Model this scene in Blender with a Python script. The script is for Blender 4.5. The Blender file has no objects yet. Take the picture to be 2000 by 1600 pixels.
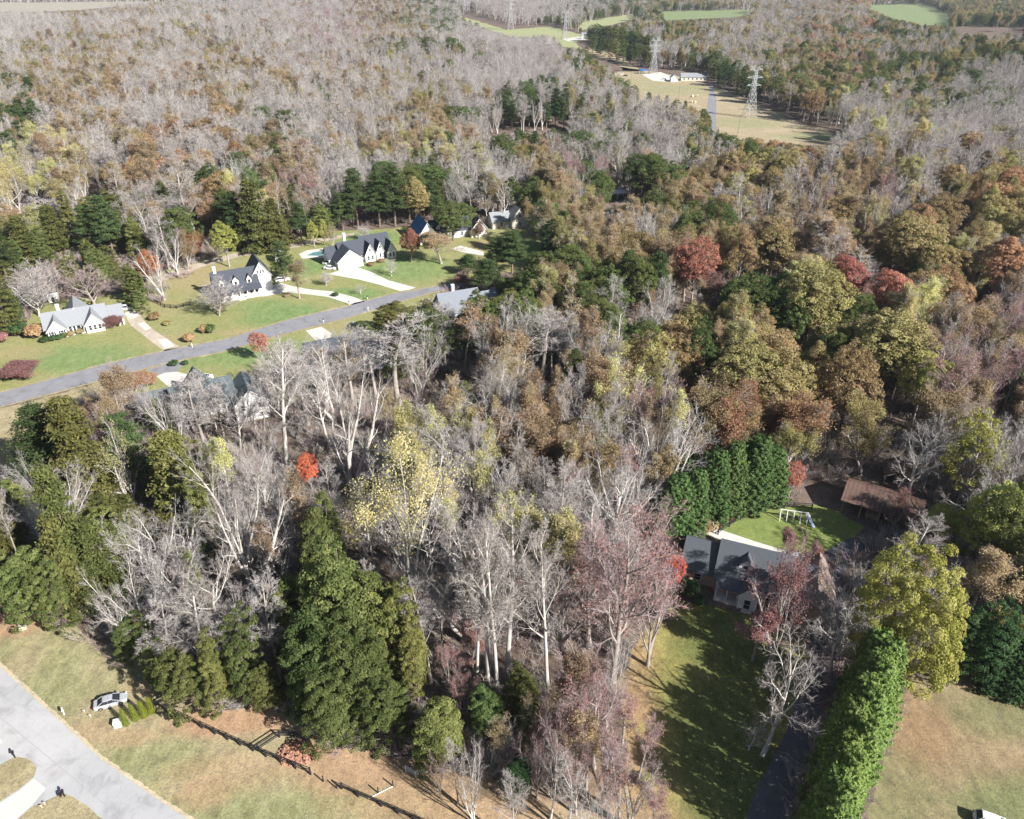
import bpy, bmesh, math, random
import numpy as np
from mathutils import Vector, Matrix
from mathutils.geometry import tessellate_polygon
R = math.radians
S = bpy.context.scene
COL = S.collection

# ------------------------------------------------------------------ camera, sky, sun, exposure
CAM_H, PITCH, FPX = 97.0, R(31.0), 1450.0          # metres up, degrees down, focal length in pixels of a 2000 px wide picture
cd = bpy.data.cameras.new('camera'); cam = bpy.data.objects.new('camera', cd); COL.objects.link(cam)
cam.location = (0, 0, CAM_H); cam.rotation_euler = (math.pi/2 - PITCH, 0, 0)
cd.sensor_width = 36; cd.lens = 36*FPX/2000; cd.clip_start = 1; cd.clip_end = 9000
S.camera = cam
SUN_EL = 33.0
SD = Vector((-0.80*math.cos(R(SUN_EL)), 0.60*math.cos(R(SUN_EL)), -math.sin(R(SUN_EL)))).normalized()   # the way the light travels
w = bpy.data.worlds.new('World'); S.world = w; w.use_nodes = True
nt = w.node_tree; bg = nt.nodes['Background']; sk = nt.nodes.new('ShaderNodeTexSky')
sk.sky_type = 'NISHITA'; sk.sun_disc = False; sk.sun_elevation = R(SUN_EL)
sk.sun_rotation = math.atan2(-SD.x, -SD.y)
sk.altitude = 200; sk.air_density = 1.0; sk.dust_density = 1.0
nt.links.new(sk.outputs[0], bg.inputs[0]); bg.inputs[1].default_value = 0.05
sl = bpy.data.lights.new('sun', 'SUN'); so = bpy.data.objects.new('sun', sl); COL.objects.link(so)
sl.energy = 5.0; sl.angle = R(0.5); sl.color = (1.0, 0.965, 0.92)
so.rotation_euler = SD.to_track_quat('-Z', 'Y').to_euler()
S.view_settings.view_transform = 'Standard'; S.view_settings.look = 'None'
S.view_settings.exposure = 0.88; S.view_settings.gamma = 1
S.render.engine = 'CYCLES'
cy = S.cycles
cy.max_bounces = 4; cy.diffuse_bounces = 1; cy.glossy_bounces = 2; cy.transmission_bounces = 2; cy.volume_bounces = 0
cy.transparent_max_bounces = 4; cy.caustics_reflective = False; cy.caustics_refractive = False
cy.use_denoising = True; cy.denoiser = 'OPENIMAGEDENOISE'; cy.denoising_input_passes = 'RGB_ALBEDO_NORMAL'; cy.denoising_prefilter = 'FAST'

# ------------------------------------------------------------------ pixel <-> ground (pixels of the 2000x1600 photograph)
sT, cT = math.sin(PITCH), math.cos(PITCH)
# low wooded rises, zero outside their radius: x, y, radius, height
RISES = [(190, 345, 110, 11), (330, 380, 110, 11), (10, 560, 95, 6), (-260, 620, 170, 10), (-60, 900, 180, 12), (480, 810, 200, 13),
         (-500, 1050, 260, 14), (250, 1150, 160, 8), (700, 1200, 300, 16), (-900, 1500, 300, 16)]
def hgt(x, y):
    x = np.asarray(x, float); y = np.asarray(y, float); z = np.zeros_like(x + y)
    for cx, cy_, r, a in RISES:
        q = np.clip(1 - ((x-cx)**2 + (y-cy_)**2)/(r*r), 0, 1); z = z + a*q*q
    return z
def G(px, py, z=0.0):
    u = (px-1000)/FPX; v = (py-800)/FPX
    zc = (CAM_H-z)/(sT + v*cT)
    return Vector((u*zc, zc*(cT - v*sT), z))
def P(x, y, z):
    D = CAM_H - z; zc = y*cT + D*sT; yc = D*cT - y*sT
    return 1000 + FPX*x/zc, 800 + FPX*yc/zc
def height_for(bx, by, ty):
    g = G(bx, by); v = (ty-800)/FPX
    return CAM_H - g.y*(sT + v*cT)/(cT - v*sT)
def inpoly(px, py, poly):
    px = np.asarray(px, float); py = np.asarray(py, float); ins = np.zeros(px.shape, bool); n = len(poly); j = n-1
    for i in range(n):
        xi, yi = poly[i]; xj, yj = poly[j]
        if yi != yj:
            c = ((yi > py) != (yj > py)) & (px < (xj-xi)*(py-yi)/(yj-yi) + xi); ins ^= c
        j = i
    return ins

# ------------------------------------------------------------------ object helpers
def link(o): COL.objects.link(o); return o
def tag(o, label=None, cat=None, group=None, kind=None):
    if label: o['label'] = label
    if cat: o['category'] = cat
    if group: o['group'] = group
    if kind: o['kind'] = kind
    return o
def thing(name, label, cat, loc=(0, 0, 0), rz=0, group=None):
    o = link(bpy.data.objects.new(name, None)); o.location = loc; o.rotation_euler = (0, 0, rz); o.empty_display_size = .5
    return tag(o, label, cat, group)
def mesh_np(name, V, F, mats, mi=None, attrs=None, smooth=False):
    """V (n,3), F list of int arrays of equal width per array"""
    me = bpy.data.meshes.new(name)
    V = np.asarray(V, np.float32)
    Fs = [np.asarray(f, np.int32) for f in F if len(f)]
    me.vertices.add(len(V)); me.vertices.foreach_set('co', V.ravel())
    nl = sum(f.size for f in Fs); npg = sum(len(f) for f in Fs)
    me.loops.add(nl); me.polygons.add(npg)
    me.loops.foreach_set('vertex_index', np.concatenate([f.ravel() for f in Fs]))
    tot = np.concatenate([np.full(len(f), f.shape[1], np.int32) for f in Fs])
    st = np.concatenate([[0], np.cumsum(tot)[:-1]]).astype(np.int32)
    me.polygons.foreach_set('loop_start', st); me.polygons.foreach_set('loop_total', tot)
    if mi is not None: me.polygons.foreach_set('material_index', np.asarray(mi, np.int32))
    if smooth: me.polygons.foreach_set('use_smooth', np.ones(npg, bool))
    for m in mats: me.materials.append(m)
    for k, a in (attrs or {}).items():
        at = me.attributes.new(k, 'FLOAT', 'FACE'); at.data.foreach_set('value', np.asarray(a, np.float32))
    me.update(); me.validate()
    return me
def add(name, me, parent=None):
    o = link(bpy.data.objects.new(name, me))
    if parent: o.parent = parent
    return o
class MB:
    """collects boxes, bars, prisms; build() links them as ONE mesh object"""
    def __init__(s): s.v = []; s.f = []
    def poly(s, pts): b = len(s.v); s.v += [tuple(p) for p in pts]; s.f.append(list(range(b, b+len(pts)))); return s
    def hexa(s, p):   # 8 points: bottom ring 0-3, top ring 4-7
        b = len(s.v); s.v += [tuple(q) for q in p]
        for f in ((3, 2, 1, 0), (4, 5, 6, 7), (0, 1, 5, 4), (1, 2, 6, 5), (2, 3, 7, 6), (3, 0, 4, 7)): s.f.append([b+i for i in f])
        return s
    def box(s, x0, x1, y0, y1, z0, z1):
        return s.hexa([(x0, y0, z0), (x1, y0, z0), (x1, y1, z0), (x0, y1, z0), (x0, y0, z1), (x1, y0, z1), (x1, y1, z1), (x0, y1, z1)])
    def bar(s, a, b, r, r2=None, k=4):
        a = Vector(a); b = Vector(b); d = (b-a).normalized(); r2 = r if r2 is None else r2
        u = d.cross(Vector((0, 0, 1)));  u = u if u.length > .05 else d.cross(Vector((1, 0, 0))); u.normalize(); w_ = d.cross(u)
        i0 = len(s.v)
        for c, rr in ((a, r), (b, r2)):
            for i in range(k):
                t = 2*math.pi*(i+.5)/k; s.v.append(tuple(c + (u*math.cos(t) + w_*math.sin(t))*rr*(1.414 if k == 4 else 1)))
        for i in range(k): s.f.append([i0+i, i0+(i+1) % k, i0+k+(i+1) % k, i0+k+i])
        s.f.append([i0+i for i in reversed(range(k))]); s.f.append([i0+k+i for i in range(k)])
        return s
    def build(s, name, mat, parent=None, bevel=0, smooth=False):
        me = bpy.data.meshes.new(name); me.from_pydata(s.v, [], s.f); me.materials.append(mat)
        bm = bmesh.new(); bm.from_mesh(me); bmesh.ops.recalc_face_normals(bm, faces=bm.faces[:])
        if bevel: bmesh.ops.bevel(bm, geom=bm.edges[:], offset=bevel, segments=2, affect='EDGES', profile=.6)
        bm.to_mesh(me); bm.free()
        if smooth:
            for p in me.polygons: p.use_smooth = True
        return add(name, me, parent)

# ------------------------------------------------------------------ materials
def new_mat(name):
    m = bpy.data.materials.new(name); m.use_nodes = True; nt = m.node_tree; nt.nodes.clear()
    out = nt.nodes.new('ShaderNodeOutputMaterial'); return m, nt, out
def N(nt, t, **kw):
    n = nt.nodes.new('ShaderNode'+t)
    for k, v in kw.items():
        if k.startswith('i_'): n.inputs[k[2:].replace('_', ' ')].default_value = v
        else: setattr(n, k, v)
    return n
def ramp(nt, fac, stops, interp='LINEAR'):
    r = nt.nodes.new('ShaderNodeValToRGB'); r.color_ramp.interpolation = interp; e = r.color_ramp.elements
    while len(e) < len(stops): e.new(.5)
    for i, (p, c) in enumerate(stops): e[i].position = p; e[i].color = (*c, 1)
    if fac is not None: nt.links.new(fac, r.inputs[0])
    return r
def noise(nt, scale, detail=4, rough=.55, coord='pos', dist=0.0, stretch=None):
    n = N(nt, 'TexNoise'); n.inputs['Scale'].default_value = scale; n.inputs['Detail'].default_value = detail
    n.inputs['Roughness'].default_value = rough; n.inputs['Distortion'].default_value = dist
    src = nt.nodes.new('ShaderNodeNewGeometry').outputs['Position'] if coord == 'pos' else nt.nodes.new('ShaderNodeTexCoord').outputs['Object']
    if stretch:
        mp = N(nt, 'Mapping'); mp.inputs['Scale'].default_value = stretch[:3]
        if len(stretch) > 3: mp.inputs['Rotation'].default_value = (0, 0, stretch[3])
        nt.links.new(src, mp.inputs[0]); src = mp.outputs[0]
    nt.links.new(src, n.inputs['Vector']); return n
def mix(nt, fac, a, b, mode='MIX'):
    m = nt.nodes.new('ShaderNodeMixRGB'); m.blend_type = mode
    for i, v in ((0, fac), (1, a), (2, b)):
        if isinstance(v, (int, float)): m.inputs[i].default_value = v
        elif isinstance(v, tuple): m.inputs[i].default_value = (*v, 1)
        else: nt.links.new(v, m.inputs[i])
    return m.outputs[0]
def principled(nt, out, col, rough=.8, spec=.3, metal=0, bump=None, bs=.3, bd=.05):
    b = N(nt, 'BsdfPrincipled'); b.inputs['Roughness'].default_value = rough; b.inputs['Metallic'].default_value = metal
    b.inputs['Specular IOR Level'].default_value = spec
    if isinstance(col, tuple): b.inputs['Base Color'].default_value = (*col, 1)
    else: nt.links.new(col, b.inputs['Base Color'])
    if bump is not None:
        bp = N(nt, 'Bump'); bp.inputs['Strength'].default_value = bs; bp.inputs['Distance'].default_value = bd
        nt.links.new(bump, bp.inputs['Height']); nt.links.new(bp.outputs[0], b.inputs['Normal'])
    nt.links.new(b.outputs[0], out.inputs['Surface']); return b
def simple(name, col, rough=.7, var=.12, scale=1.5, metal=0, spec=.3, coord='obj', bump=0):
    m, nt, out = new_mat(name); n = noise(nt, scale, 5, .6, coord)
    r = ramp(nt, n.outputs[0], [(.25, tuple(c*(1-var) for c in col)), (.75, tuple(min(1, c*(1+var)) for c in col))])
    principled(nt, out, r.outputs[0], rough, spec, metal, n.outputs[0] if bump else None, bump); return m
def banded(name, c1, c2, axis=2, freq=4.0, rough=.8, var=.15, width=.12):
    """siding, shingle courses, boards: thin dark lines across one object axis"""
    m, nt, out = new_mat(name); tc = N(nt, 'TexCoord'); sp = N(nt, 'SeparateXYZ'); nt.links.new(tc.outputs['Object'], sp.inputs[0])
    mu = N(nt, 'Math', operation='MULTIPLY'); mu.inputs[1].default_value = freq; nt.links.new(sp.outputs[axis], mu.inputs[0])
    fr = N(nt, 'Math', operation='FRACT'); nt.links.new(mu.outputs[0], fr.inputs[0])
    lt = N(nt, 'Math', operation='LESS_THAN'); lt.inputs[1].default_value = width; nt.links.new(fr.outputs[0], lt.inputs[0])
    n = noise(nt, 1.3, 6, .65, 'obj'); n2 = noise(nt, 14, 2, .5, 'obj')
    r = ramp(nt, n.outputs[0], [(.3, tuple(c*(1-var) for c in c1)), (.7, tuple(min(1, c*(1+var)) for c in c1))])
    c = mix(nt, .5, r.outputs[0], ramp(nt, n2.outputs[0], [(.35, tuple(x*.8 for x in c1)), (.65, tuple(min(1, x*1.2) for x in c1))]).outputs[0])
    principled(nt, out, mix(nt, lt.outputs[0], c, c2), rough, .25); return m
def leafmat(name, stops, trans=.42, hv=.02, vv=.35):
    """leaf colours along the clump tint, shifted a little from tree to tree"""
    m, nt, out = new_mat(name); at = N(nt, 'Attribute', attribute_name='tint'); oi = N(nt, 'ObjectInfo')
    r = ramp(nt, at.outputs['Fac'], stops)
    hs = N(nt, 'HueSaturation'); nt.links.new(r.outputs[0], hs.inputs['Color'])
    mr = N(nt, 'MapRange'); mr.inputs['To Min'].default_value = .5-hv; mr.inputs['To Max'].default_value = .5+hv
    nt.links.new(oi.outputs['Random'], mr.inputs[0]); nt.links.new(mr.outputs[0], hs.inputs['Hue'])
    fr = N(nt, 'Math', operation='MULTIPLY_ADD'); fr.inputs[1].default_value = 7.31; fr.inputs[2].default_value = 0
    nt.links.new(oi.outputs['Random'], fr.inputs[0]); f2 = N(nt, 'Math', operation='FRACT'); nt.links.new(fr.outputs[0], f2.inputs[0])
    m2 = N(nt, 'MapRange'); m2.inputs['To Min'].default_value = 1-vv*.6; m2.inputs['To Max'].default_value = 1+vv; nt.links.new(f2.outputs[0], m2.inputs[0])
    nt.links.new(m2.outputs[0], hs.inputs['Value'])
    d = N(nt, 'BsdfDiffuse'); t = N(nt, 'BsdfTranslucent'); x = N(nt, 'MixShader'); x.inputs[0].default_value = trans
    nt.links.new(hs.outputs[0], d.inputs[0]); nt.links.new(hs.outputs[0], t.inputs[0])
    nt.links.new(d.outputs[0], x.inputs[1]); nt.links.new(t.outputs[0], x.inputs[2]); nt.links.new(x.outputs[0], out.inputs[0])
    return m
def barkmat(name, a, b):
    m, nt, out = new_mat(name); oi = N(nt, 'ObjectInfo'); n = noise(nt, .9, 4, .6, 'obj')
    c = mix(nt, oi.outputs['Random'], a, b)
    c = mix(nt, .5, c, mix(nt, n.outputs[0], tuple(x*.55 for x in a), tuple(min(1, x*1.35) for x in b)))
    d = N(nt, 'BsdfDiffuse'); nt.links.new(c, d.inputs[0]); nt.links.new(d.outputs[0], out.inputs[0]); return m

def spots(nt, base, pts, soft=.5):
    """adds to a mask: ellipses on the ground given as pixel centre and radii in metres, edges broken by noise"""
    geo = N(nt, 'NewGeometry'); n = noise(nt, .18, 6, .65); acc = None
    for (px, py, rx, ry, amt) in pts:
        g = G(px, py)
        sb = N(nt, 'VectorMath', operation='SUBTRACT'); sb.inputs[1].default_value = (g.x, g.y, 0); nt.links.new(geo.outputs['Position'], sb.inputs[0])
        dv = N(nt, 'VectorMath', operation='MULTIPLY'); dv.inputs[1].default_value = (1/rx, 1/ry, 0); nt.links.new(sb.outputs[0], dv.inputs[0])
        ln = N(nt, 'VectorMath', operation='LENGTH'); nt.links.new(dv.outputs[0], ln.inputs[0])
        ad = N(nt, 'Math', operation='MULTIPLY_ADD'); ad.inputs[1].default_value = 1.1; nt.links.new(n.outputs[0], ad.inputs[0])
        nt.links.new(ln.outputs['Value'], ad.inputs[2])
        mr = N(nt, 'MapRange', interpolation_type='SMOOTHSTEP'); mr.inputs['From Min'].default_value = 1.5-soft*.8; mr.inputs['From Max'].default_value = 1.5+soft
        mr.inputs['To Min'].default_value = amt; mr.inputs['To Max'].default_value = 0; nt.links.new(ad.outputs[0], mr.inputs[0])
        if acc is None: acc = mr.outputs[0]
        else:
            mx = N(nt, 'Math', operation='MAXIMUM'); nt.links.new(acc, mx.inputs[0]); nt.links.new(mr.outputs[0], mx.inputs[1]); acc = mx.outputs[0]
    return acc
def groundmat(name, base, patches, fine=(.68, 1.3), bs=.6, cracks=0):
    """base: three colours by broad noise; patches: list of (colour pair, spots)"""
    m, nt, out = new_mat(name)
    nb = noise(nt, .05, 7, .62); nm = noise(nt, .5, 6, .7, stretch=(1, .45, 1, .5)); nf = noise(nt, 3.2, 4, .75); nx = noise(nt, .22, 5, .6, dist=.4)
    c = ramp(nt, nb.outputs[0], [(.36, base[0]), (.5, base[1]), (.64, base[2])]).outputs[0]
    c = mix(nt, .45, c, ramp(nt, nx.outputs[0], [(.38, base[2]), (.5, base[0]), (.62, base[1])]).outputs[0])
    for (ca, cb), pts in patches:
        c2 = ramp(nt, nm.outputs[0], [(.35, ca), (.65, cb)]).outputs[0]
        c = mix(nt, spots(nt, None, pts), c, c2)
    lo, hi = fine
    if hi > 1.12:   # tufts, thatch and small bare spots
        nt_ = noise(nt, 1.1, 6, .8, dist=.6); c = mix(nt, .55, c, mix(nt, 1, c, ramp(nt, nt_.outputs[0], [(.36, (.55,)*3), (.48, (1,)*3), (.6, (1.28, 1.24, 1.1))]).outputs[0], 'MULTIPLY'))
    c = mix(nt, 1, c, ramp(nt, nm.outputs[0], [(.3, (lo+.08,)*3), (.7, (hi-.05,)*3)]).outputs[0], 'MULTIPLY')
    c = mix(nt, 1, c, ramp(nt, nf.outputs[0], [(.3, (lo,)*3), (.7, (hi,)*3)]).outputs[0], 'MULTIPLY')
    if cracks:      # hairline cracks, dark worn patches
        v = N(nt, 'TexVoronoi', feature='DISTANCE_TO_EDGE'); v.inputs['Scale'].default_value = .16; ns_ = noise(nt, .7, 4, .7); geo = N(nt, 'NewGeometry')
        ad = N(nt, 'VectorMath', operation='MULTIPLY_ADD'); ad.inputs[1].default_value = (2.2, 2.2, 0); nt.links.new(ns_.outputs[1], ad.inputs[0]); nt.links.new(geo.outputs['Position'], ad.inputs[2]); nt.links.new(ad.outputs[0], v.inputs['Vector'])
        lt = N(nt, 'Math', operation='LESS_THAN'); lt.inputs[1].default_value = .012; nt.links.new(v.outputs[0], lt.inputs[0])
        ms = N(nt, 'Math', operation='MULTIPLY'); ms.inputs[1].default_value = cracks; nt.links.new(lt.outputs[0], ms.inputs[0]); c = mix(nt, ms.outputs[0], c, tuple(x*.45 for x in base[0]))
        c = mix(nt, 1, c, ramp(nt, noise(nt, .35, 3, .5, dist=.8).outputs[0], [(.34, (.84,)*3), (.46, (1,)*3), (.62, (1.06,)*3)]).outputs[0], 'MULTIPLY')
    principled(nt, out, c, .95, .1, 0, nf.outputs[0], bs, .12); return m

def sheet(name, pts, z, mat, kind='structure', rough=0.0, px=True, seed=1, step=1.2, **kw):
    """flat sheet on the ground; outline given in pixels of the photograph (or metres), its edge made uneven by rough metres"""
    rnd = random.Random(seed); q = [G(*p) for p in pts] if px else [Vector((*p, 0)) for p in pts]
    if rough:
        o = []
        for i in range(len(q)):
            a, b = q[i], q[(i+1) % len(q)]; n = min(160, max(1, int((b-a).length/step))); d = (b-a).normalized(); nn = Vector((-d.y, d.x, 0))
            for k in range(n):
                t = k/n; o.append(a.lerp(b, t) + (nn*rnd.uniform(-1, 1)*rough if k else Vector()))
        q = o
    q = [Vector((p.x, p.y, z)) for p in q]
    tri = tessellate_polygon([q])
    me = bpy.data.meshes.new(name); me.from_pydata([tuple(p) for p in q], [], [list(t) for t in tri]); me.materials.append(mat)
    bm = bmesh.new(); bm.from_mesh(me); bmesh.ops.recalc_face_normals(bm, faces=bm.faces[:])
    if bm.faces and sum(f.normal.z for f in bm.faces) < 0: bmesh.ops.reverse_faces(bm, faces=bm.faces[:])
    bm.to_mesh(me); bm.free()
    o = add(name, me); o['kind'] = kind
    for k, v in kw.items(): o[k] = v
    return o
# ------------------------------------------------------------------ tree growing
def tubes(polys, k):
    """polys: list of (pts, radii) -> V, quads"""
    V = []; F = []; b = 0
    ang = np.arange(k)*2*np.pi/k; ca, sa = np.cos(ang), np.sin(ang)
    for pts, rad in polys:
        p = np.asarray(pts, float); n = len(p); d = np.gradient(p, axis=0); d /= np.linalg.norm(d, axis=1, keepdims=True)+1e-9
        ref = np.array([0, 0, 1.]) if abs(d[0, 2]) < .8 else np.array([1., 0, 0])
        u = np.cross(d, ref); u /= np.linalg.norm(u, axis=1, keepdims=True)+1e-9; w_ = np.cross(d, u)
        r = np.asarray(rad, float)[:, None, None]
        ring = p[:, None, :] + r*(u[:, None, :]*ca[None, :, None] + w_[:, None, :]*sa[None, :, None])
        V.append(ring.reshape(-1, 3))
        i = np.arange(n-1)[:, None]*k; j = np.arange(k)[None, :]; jn = (j+1) % k
        F.append(np.stack([b+i+j, b+i+jn, b+i+k+jn, b+i+k+j], -1).reshape(-1, 4)); b += n*k
    if not V: return np.zeros((0, 3)), np.zeros((0, 4), int)
    return np.concatenate(V), np.concatenate(F)
def ribbons(tw, rs):
    """tw: list of (p0,p1,p2,width)"""
    if not tw: return np.zeros((0, 3)), np.zeros((0, 4), int)
    A = np.array([[*t[0], *t[1], *t[2]] for t in tw]).reshape(-1, 3, 3); w_ = np.array([t[3] for t in tw])[:, None]
    d = A[:, 2]-A[:, 0]; d /= np.linalg.norm(d, axis=1, keepdims=True)+1e-9
    r = rs.normal(size=d.shape); s = np.cross(d, r); s /= np.linalg.norm(s, axis=1, keepdims=True)+1e-9
    V = np.stack([A[:, 0]-s*w_, A[:, 0]+s*w_, A[:, 1]-s*w_*.75, A[:, 1]+s*w_*.75, A[:, 2]-s*w_*.3, A[:, 2]+s*w_*.3], 1).reshape(-1, 3)
    i = np.arange(len(tw))[:, None]*6
    F = np.concatenate([i+np.array([[0, 1, 3, 2]]), i+np.array([[2, 3, 5, 4]])]); return V, F
def leaves(C, Nn, size, rs, asp=.6):
    """diamond leaf faces at C with normals near Nn"""
    n = len(C); t = np.cross(Nn, rs.normal(size=(n, 3))); t /= np.linalg.norm(t, axis=1, keepdims=True)+1e-9; b = np.cross(Nn, t)
    s = np.asarray(size).reshape(-1, 1)*np.ones((n, 1))
    V = np.stack([C-t*s, C-b*s*asp, C+t*s, C+b*s*asp], 1).reshape(-1, 3)
    return V, (np.arange(n)[:, None]*4 + np.arange(4)[None, :])
def unit(v): return v/(np.linalg.norm(v, axis=-1, keepdims=True)+1e-9)
def grow(rnd, p, d, L, r, lvl, out, cfg):
    last = len(cfg['kids'])
    if lvl == last:
        d2 = Vector((d.x+rnd.uniform(-.3, .3), d.y+rnd.uniform(-.3, .3), d.z+rnd.uniform(-.1, .45))).normalized()
        m = p + d*L*.5; out['tw'].append((tuple(p), tuple(m), tuple(m+d2*L*.5), cfg['tw'])); return
    n = cfg['seg'][lvl]; pts = [p.copy()]; ds = [d.copy()]; jit = cfg['jit'][lvl]
    for i in range(n):
        d = Vector((d.x+rnd.gauss(0, jit), d.y+rnd.gauss(0, jit), d.z+rnd.gauss(0, jit*.6)+cfg['up'][lvl])).normalized()
        p = p + d*(L/n); pts.append(p.copy()); ds.append(d.copy())
    e = cfg.get('taper', .3); rad = [r*(1-(1-e)*i/n) for i in range(n+1)]
    if lvl == 0: rad[0] *= 1.35
    out[lvl].append(([tuple(q) for q in pts], rad))
    K = cfg['kids'][lvl]; t0 = cfg['t0'][lvl]; az = rnd.uniform(0, 6.28)
    for j in range(K):
        t = t0+(1-t0)*((j+rnd.uniform(.1, .9))/K); f = t*n; i = min(n-1, int(f)); q = pts[i].lerp(pts[i+1], f-i); dd = ds[i+1]
        az += 2.4+rnd.uniform(-.5, .5); a = R(cfg['ang'][lvl]*rnd.uniform(.7, 1.3))*(1-.25*t)
        u = dd.cross(Vector((.31, .17, .93))).normalized(); v = dd.cross(u)
        nd = (dd*math.cos(a) + (u*math.cos(az)+v*math.sin(az))*math.sin(a)).normalized()
        cl = L*cfg['rat'][lvl]*(1-cfg['fall'][lvl]*t)*rnd.uniform(.7, 1.25)
        grow(rnd, q, nd, cl, max(cfg['rmin'][lvl], rad[i]*cfg['rr'][lvl]), lvl+1, out, cfg)
BARE = {
 'tall': dict(H=22, kids=(15, 8, 7, 8), t0=(.34, .25, .2, .1), seg=(7, 5, 3, 2), jit=(.035, .1, .16, .2), up=(.02, .09, .05, .03), ang=(42, 38, 42, 40),
              rat=(.36, .5, .5, .62), fall=(.6, .45, .35, .2), rr=(.42, .5, .5, .5), rmin=(.05, .022, .012, .008), r0=.26, tw=.011, L0=.88),
 'spread': dict(H=19, kids=(10, 8, 7, 8), t0=(.3, .2, .2, .1), seg=(6, 6, 4, 2), jit=(.07, .15, .2, .2), up=(.03, .07, .03, .02), ang=(58, 45, 46, 42),
                rat=(.62, .48, .45, .58), fall=(.45, .35, .3, .2), rr=(.6, .5, .5, .5), rmin=(.08, .026, .013, .008), r0=.33, tw=.0105, L0=.74),
 'vase': dict(H=20, kids=(6, 9, 7, 8), t0=(.1, .25, .2, .1), seg=(4, 7, 4, 2), jit=(.05, .09, .16, .2), up=(.02, .07, .05, .03), ang=(26, 34, 42, 40),
              rat=(1.35, .36, .45, .6), fall=(.25, .4, .3, .2), rr=(.7, .42, .5, .5), rmin=(.08, .024, .013, .008), r0=.36, tw=.0105, L0=.42),
 'round': dict(H=10, kids=(12, 7, 6, 7), t0=(.22, .2, .2, .1), seg=(4, 5, 3, 2), jit=(.06, .12, .18, .2), up=(.03, .08, .05, .02), ang=(45, 38, 40, 40),
               rat=(.75, .5, .5, .55), fall=(.25, .35, .3, .2), rr=(.6, .5, .5, .5), rmin=(.05, .025, .014, .01), r0=.17, tw=.012, L0=.62),
 'pole': dict(H=22, kids=(16, 6, 5, 6), t0=(.5, .25, .2, .1), seg=(7, 4, 3, 2), jit=(.03, .1, .16, .2), up=(.01, .12, .06, .03), ang=(38, 36, 40, 40),
              rat=(.24, .5, .5, .7), fall=(.45, .4, .3, .2), rr=(.4, .5, .5, .5), rmin=(.05, .025, .014, .01), r0=.2, tw=.012, L0=.93),
}
def bare(seed, style, leaf=None, n_stems=1):
    cfg = BARE[style]; rnd = random.Random(seed); rs = np.random.RandomState(seed)
    out = {0: [], 1: [], 2: [], 3: [], 'tw': []}
    for s in range(n_stems):
        a = rnd.uniform(0, 6.28); tl = 0 if n_stems == 1 else rnd.uniform(.1, .28)
        d = Vector((math.cos(a)*tl, math.sin(a)*tl, 1)).normalized()
        grow(rnd, Vector((math.cos(a)*.25*(n_stems > 1), math.sin(a)*.25*(n_stems > 1), -.3)), d, cfg['H']*cfg['L0']*rnd.uniform(.85, 1.05), cfg['r0']*(1 if n_stems == 1 else .72), 0, out, cfg)
    V0, F0 = tubes(out[0], 7); V1, F1 = tubes(out[1], 5); V2, F2 = tubes(out[2], 3)
    trunk = (np.concatenate([V0, V1, V2]), [np.concatenate([F0, F1+len(V0), F2+len(V0)+len(V1)])])
    V3, F3 = tubes(out[3], 3); Vr, Fr = ribbons(out['tw'], rs)
    V = np.concatenate([V3, Vr]); F = np.concatenate([F3, Fr+len(V3)])
    mi = np.zeros(len(F), int); tint = np.zeros(len(F))
    if leaf:
        E = np.array([t[2] for t in out['tw']]); zt = (E[:, 2]-E[:, 2].min())/(np.ptp(E[:, 2])+1e-6)
        # leaves stay on some limbs only: a smooth field over the crown
        fld = np.sin(E[:, 0]*.9+seed)+np.sin(E[:, 1]*1.1+seed*2)+np.sin(E[:, 2]*.8+seed*3)
        pr = leaf['f']*(.35+leaf.get('top', .6)*2*zt)*(zt > leaf.get('cut', 0))*(1/(1+np.exp(-2*fld)))*1.6
        E = E[rs.rand(len(E)) < pr]; m = leaf['n']; C = np.repeat(E, m, 0)+rs.normal(size=(len(E)*m, 3))*leaf.get('sp', .32)
        Nn = unit(rs.normal(size=C.shape)+np.array([0, 0, .7])); Lv, Lf = leaves(C, Nn, leaf['s']*rs.uniform(.6, 1.2, len(C)), rs)
        ct = np.repeat(rs.rand(len(E)), m)*.6+rs.rand(len(C))*.4
        F = np.concatenate([F, Lf+len(V)]); V = np.concatenate([V, Lv]); mi = np.concatenate([mi, np.ones(len(Lf), int)]); tint = np.concatenate([tint, ct])
    return trunk, (V, [F], mi, tint)
def lobes(rs, n, Rc, z0, z1, shape='round', bump=.2):
    """clump centres over an uneven crown: centre, radius, outward normal"""
    i = np.arange(n)+.5; ph = np.arccos(1-2*i/n*.86); th = i*2.39996+rs.uniform(0, 6)
    d = np.stack([np.cos(th)*np.sin(ph), np.sin(th)*np.sin(ph), np.cos(ph)], 1)
    zc = (z0+z1)/2; hz = (z1-z0)/2
    k = 1+bump*(np.sin(d[:, 0]*3.1+rs.rand()*6)+np.sin(d[:, 1]*3.7+rs.rand()*6)+np.sin(d[:, 2]*4+rs.rand()*6))/2+rs.normal(size=n)*.07
    if shape == 'cone':
        zz = (d[:, 2]+1)/2; rad = (1-zz)**.75*1.15+.1
        dxy = unit(d[:, :2]); C = np.stack([dxy[:, 0]*Rc*rad*k, dxy[:, 1]*Rc*rad*k, z0+zz*(z1-z0)], 1)
    elif shape == 'egg':
        C = d*np.array([Rc, Rc, hz])*k[:, None]; q = (C[:, 2]/hz+1)/2; C[:, :2] *= (1.15-.42*q)[:, None]; C[:, 2] += zc
    else:
        C = d*np.array([Rc, Rc, hz])*k[:, None]; C[:, 2] += zc
    nn = unit(C-np.array([0, 0, zc-hz*.3])); return C, nn
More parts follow.
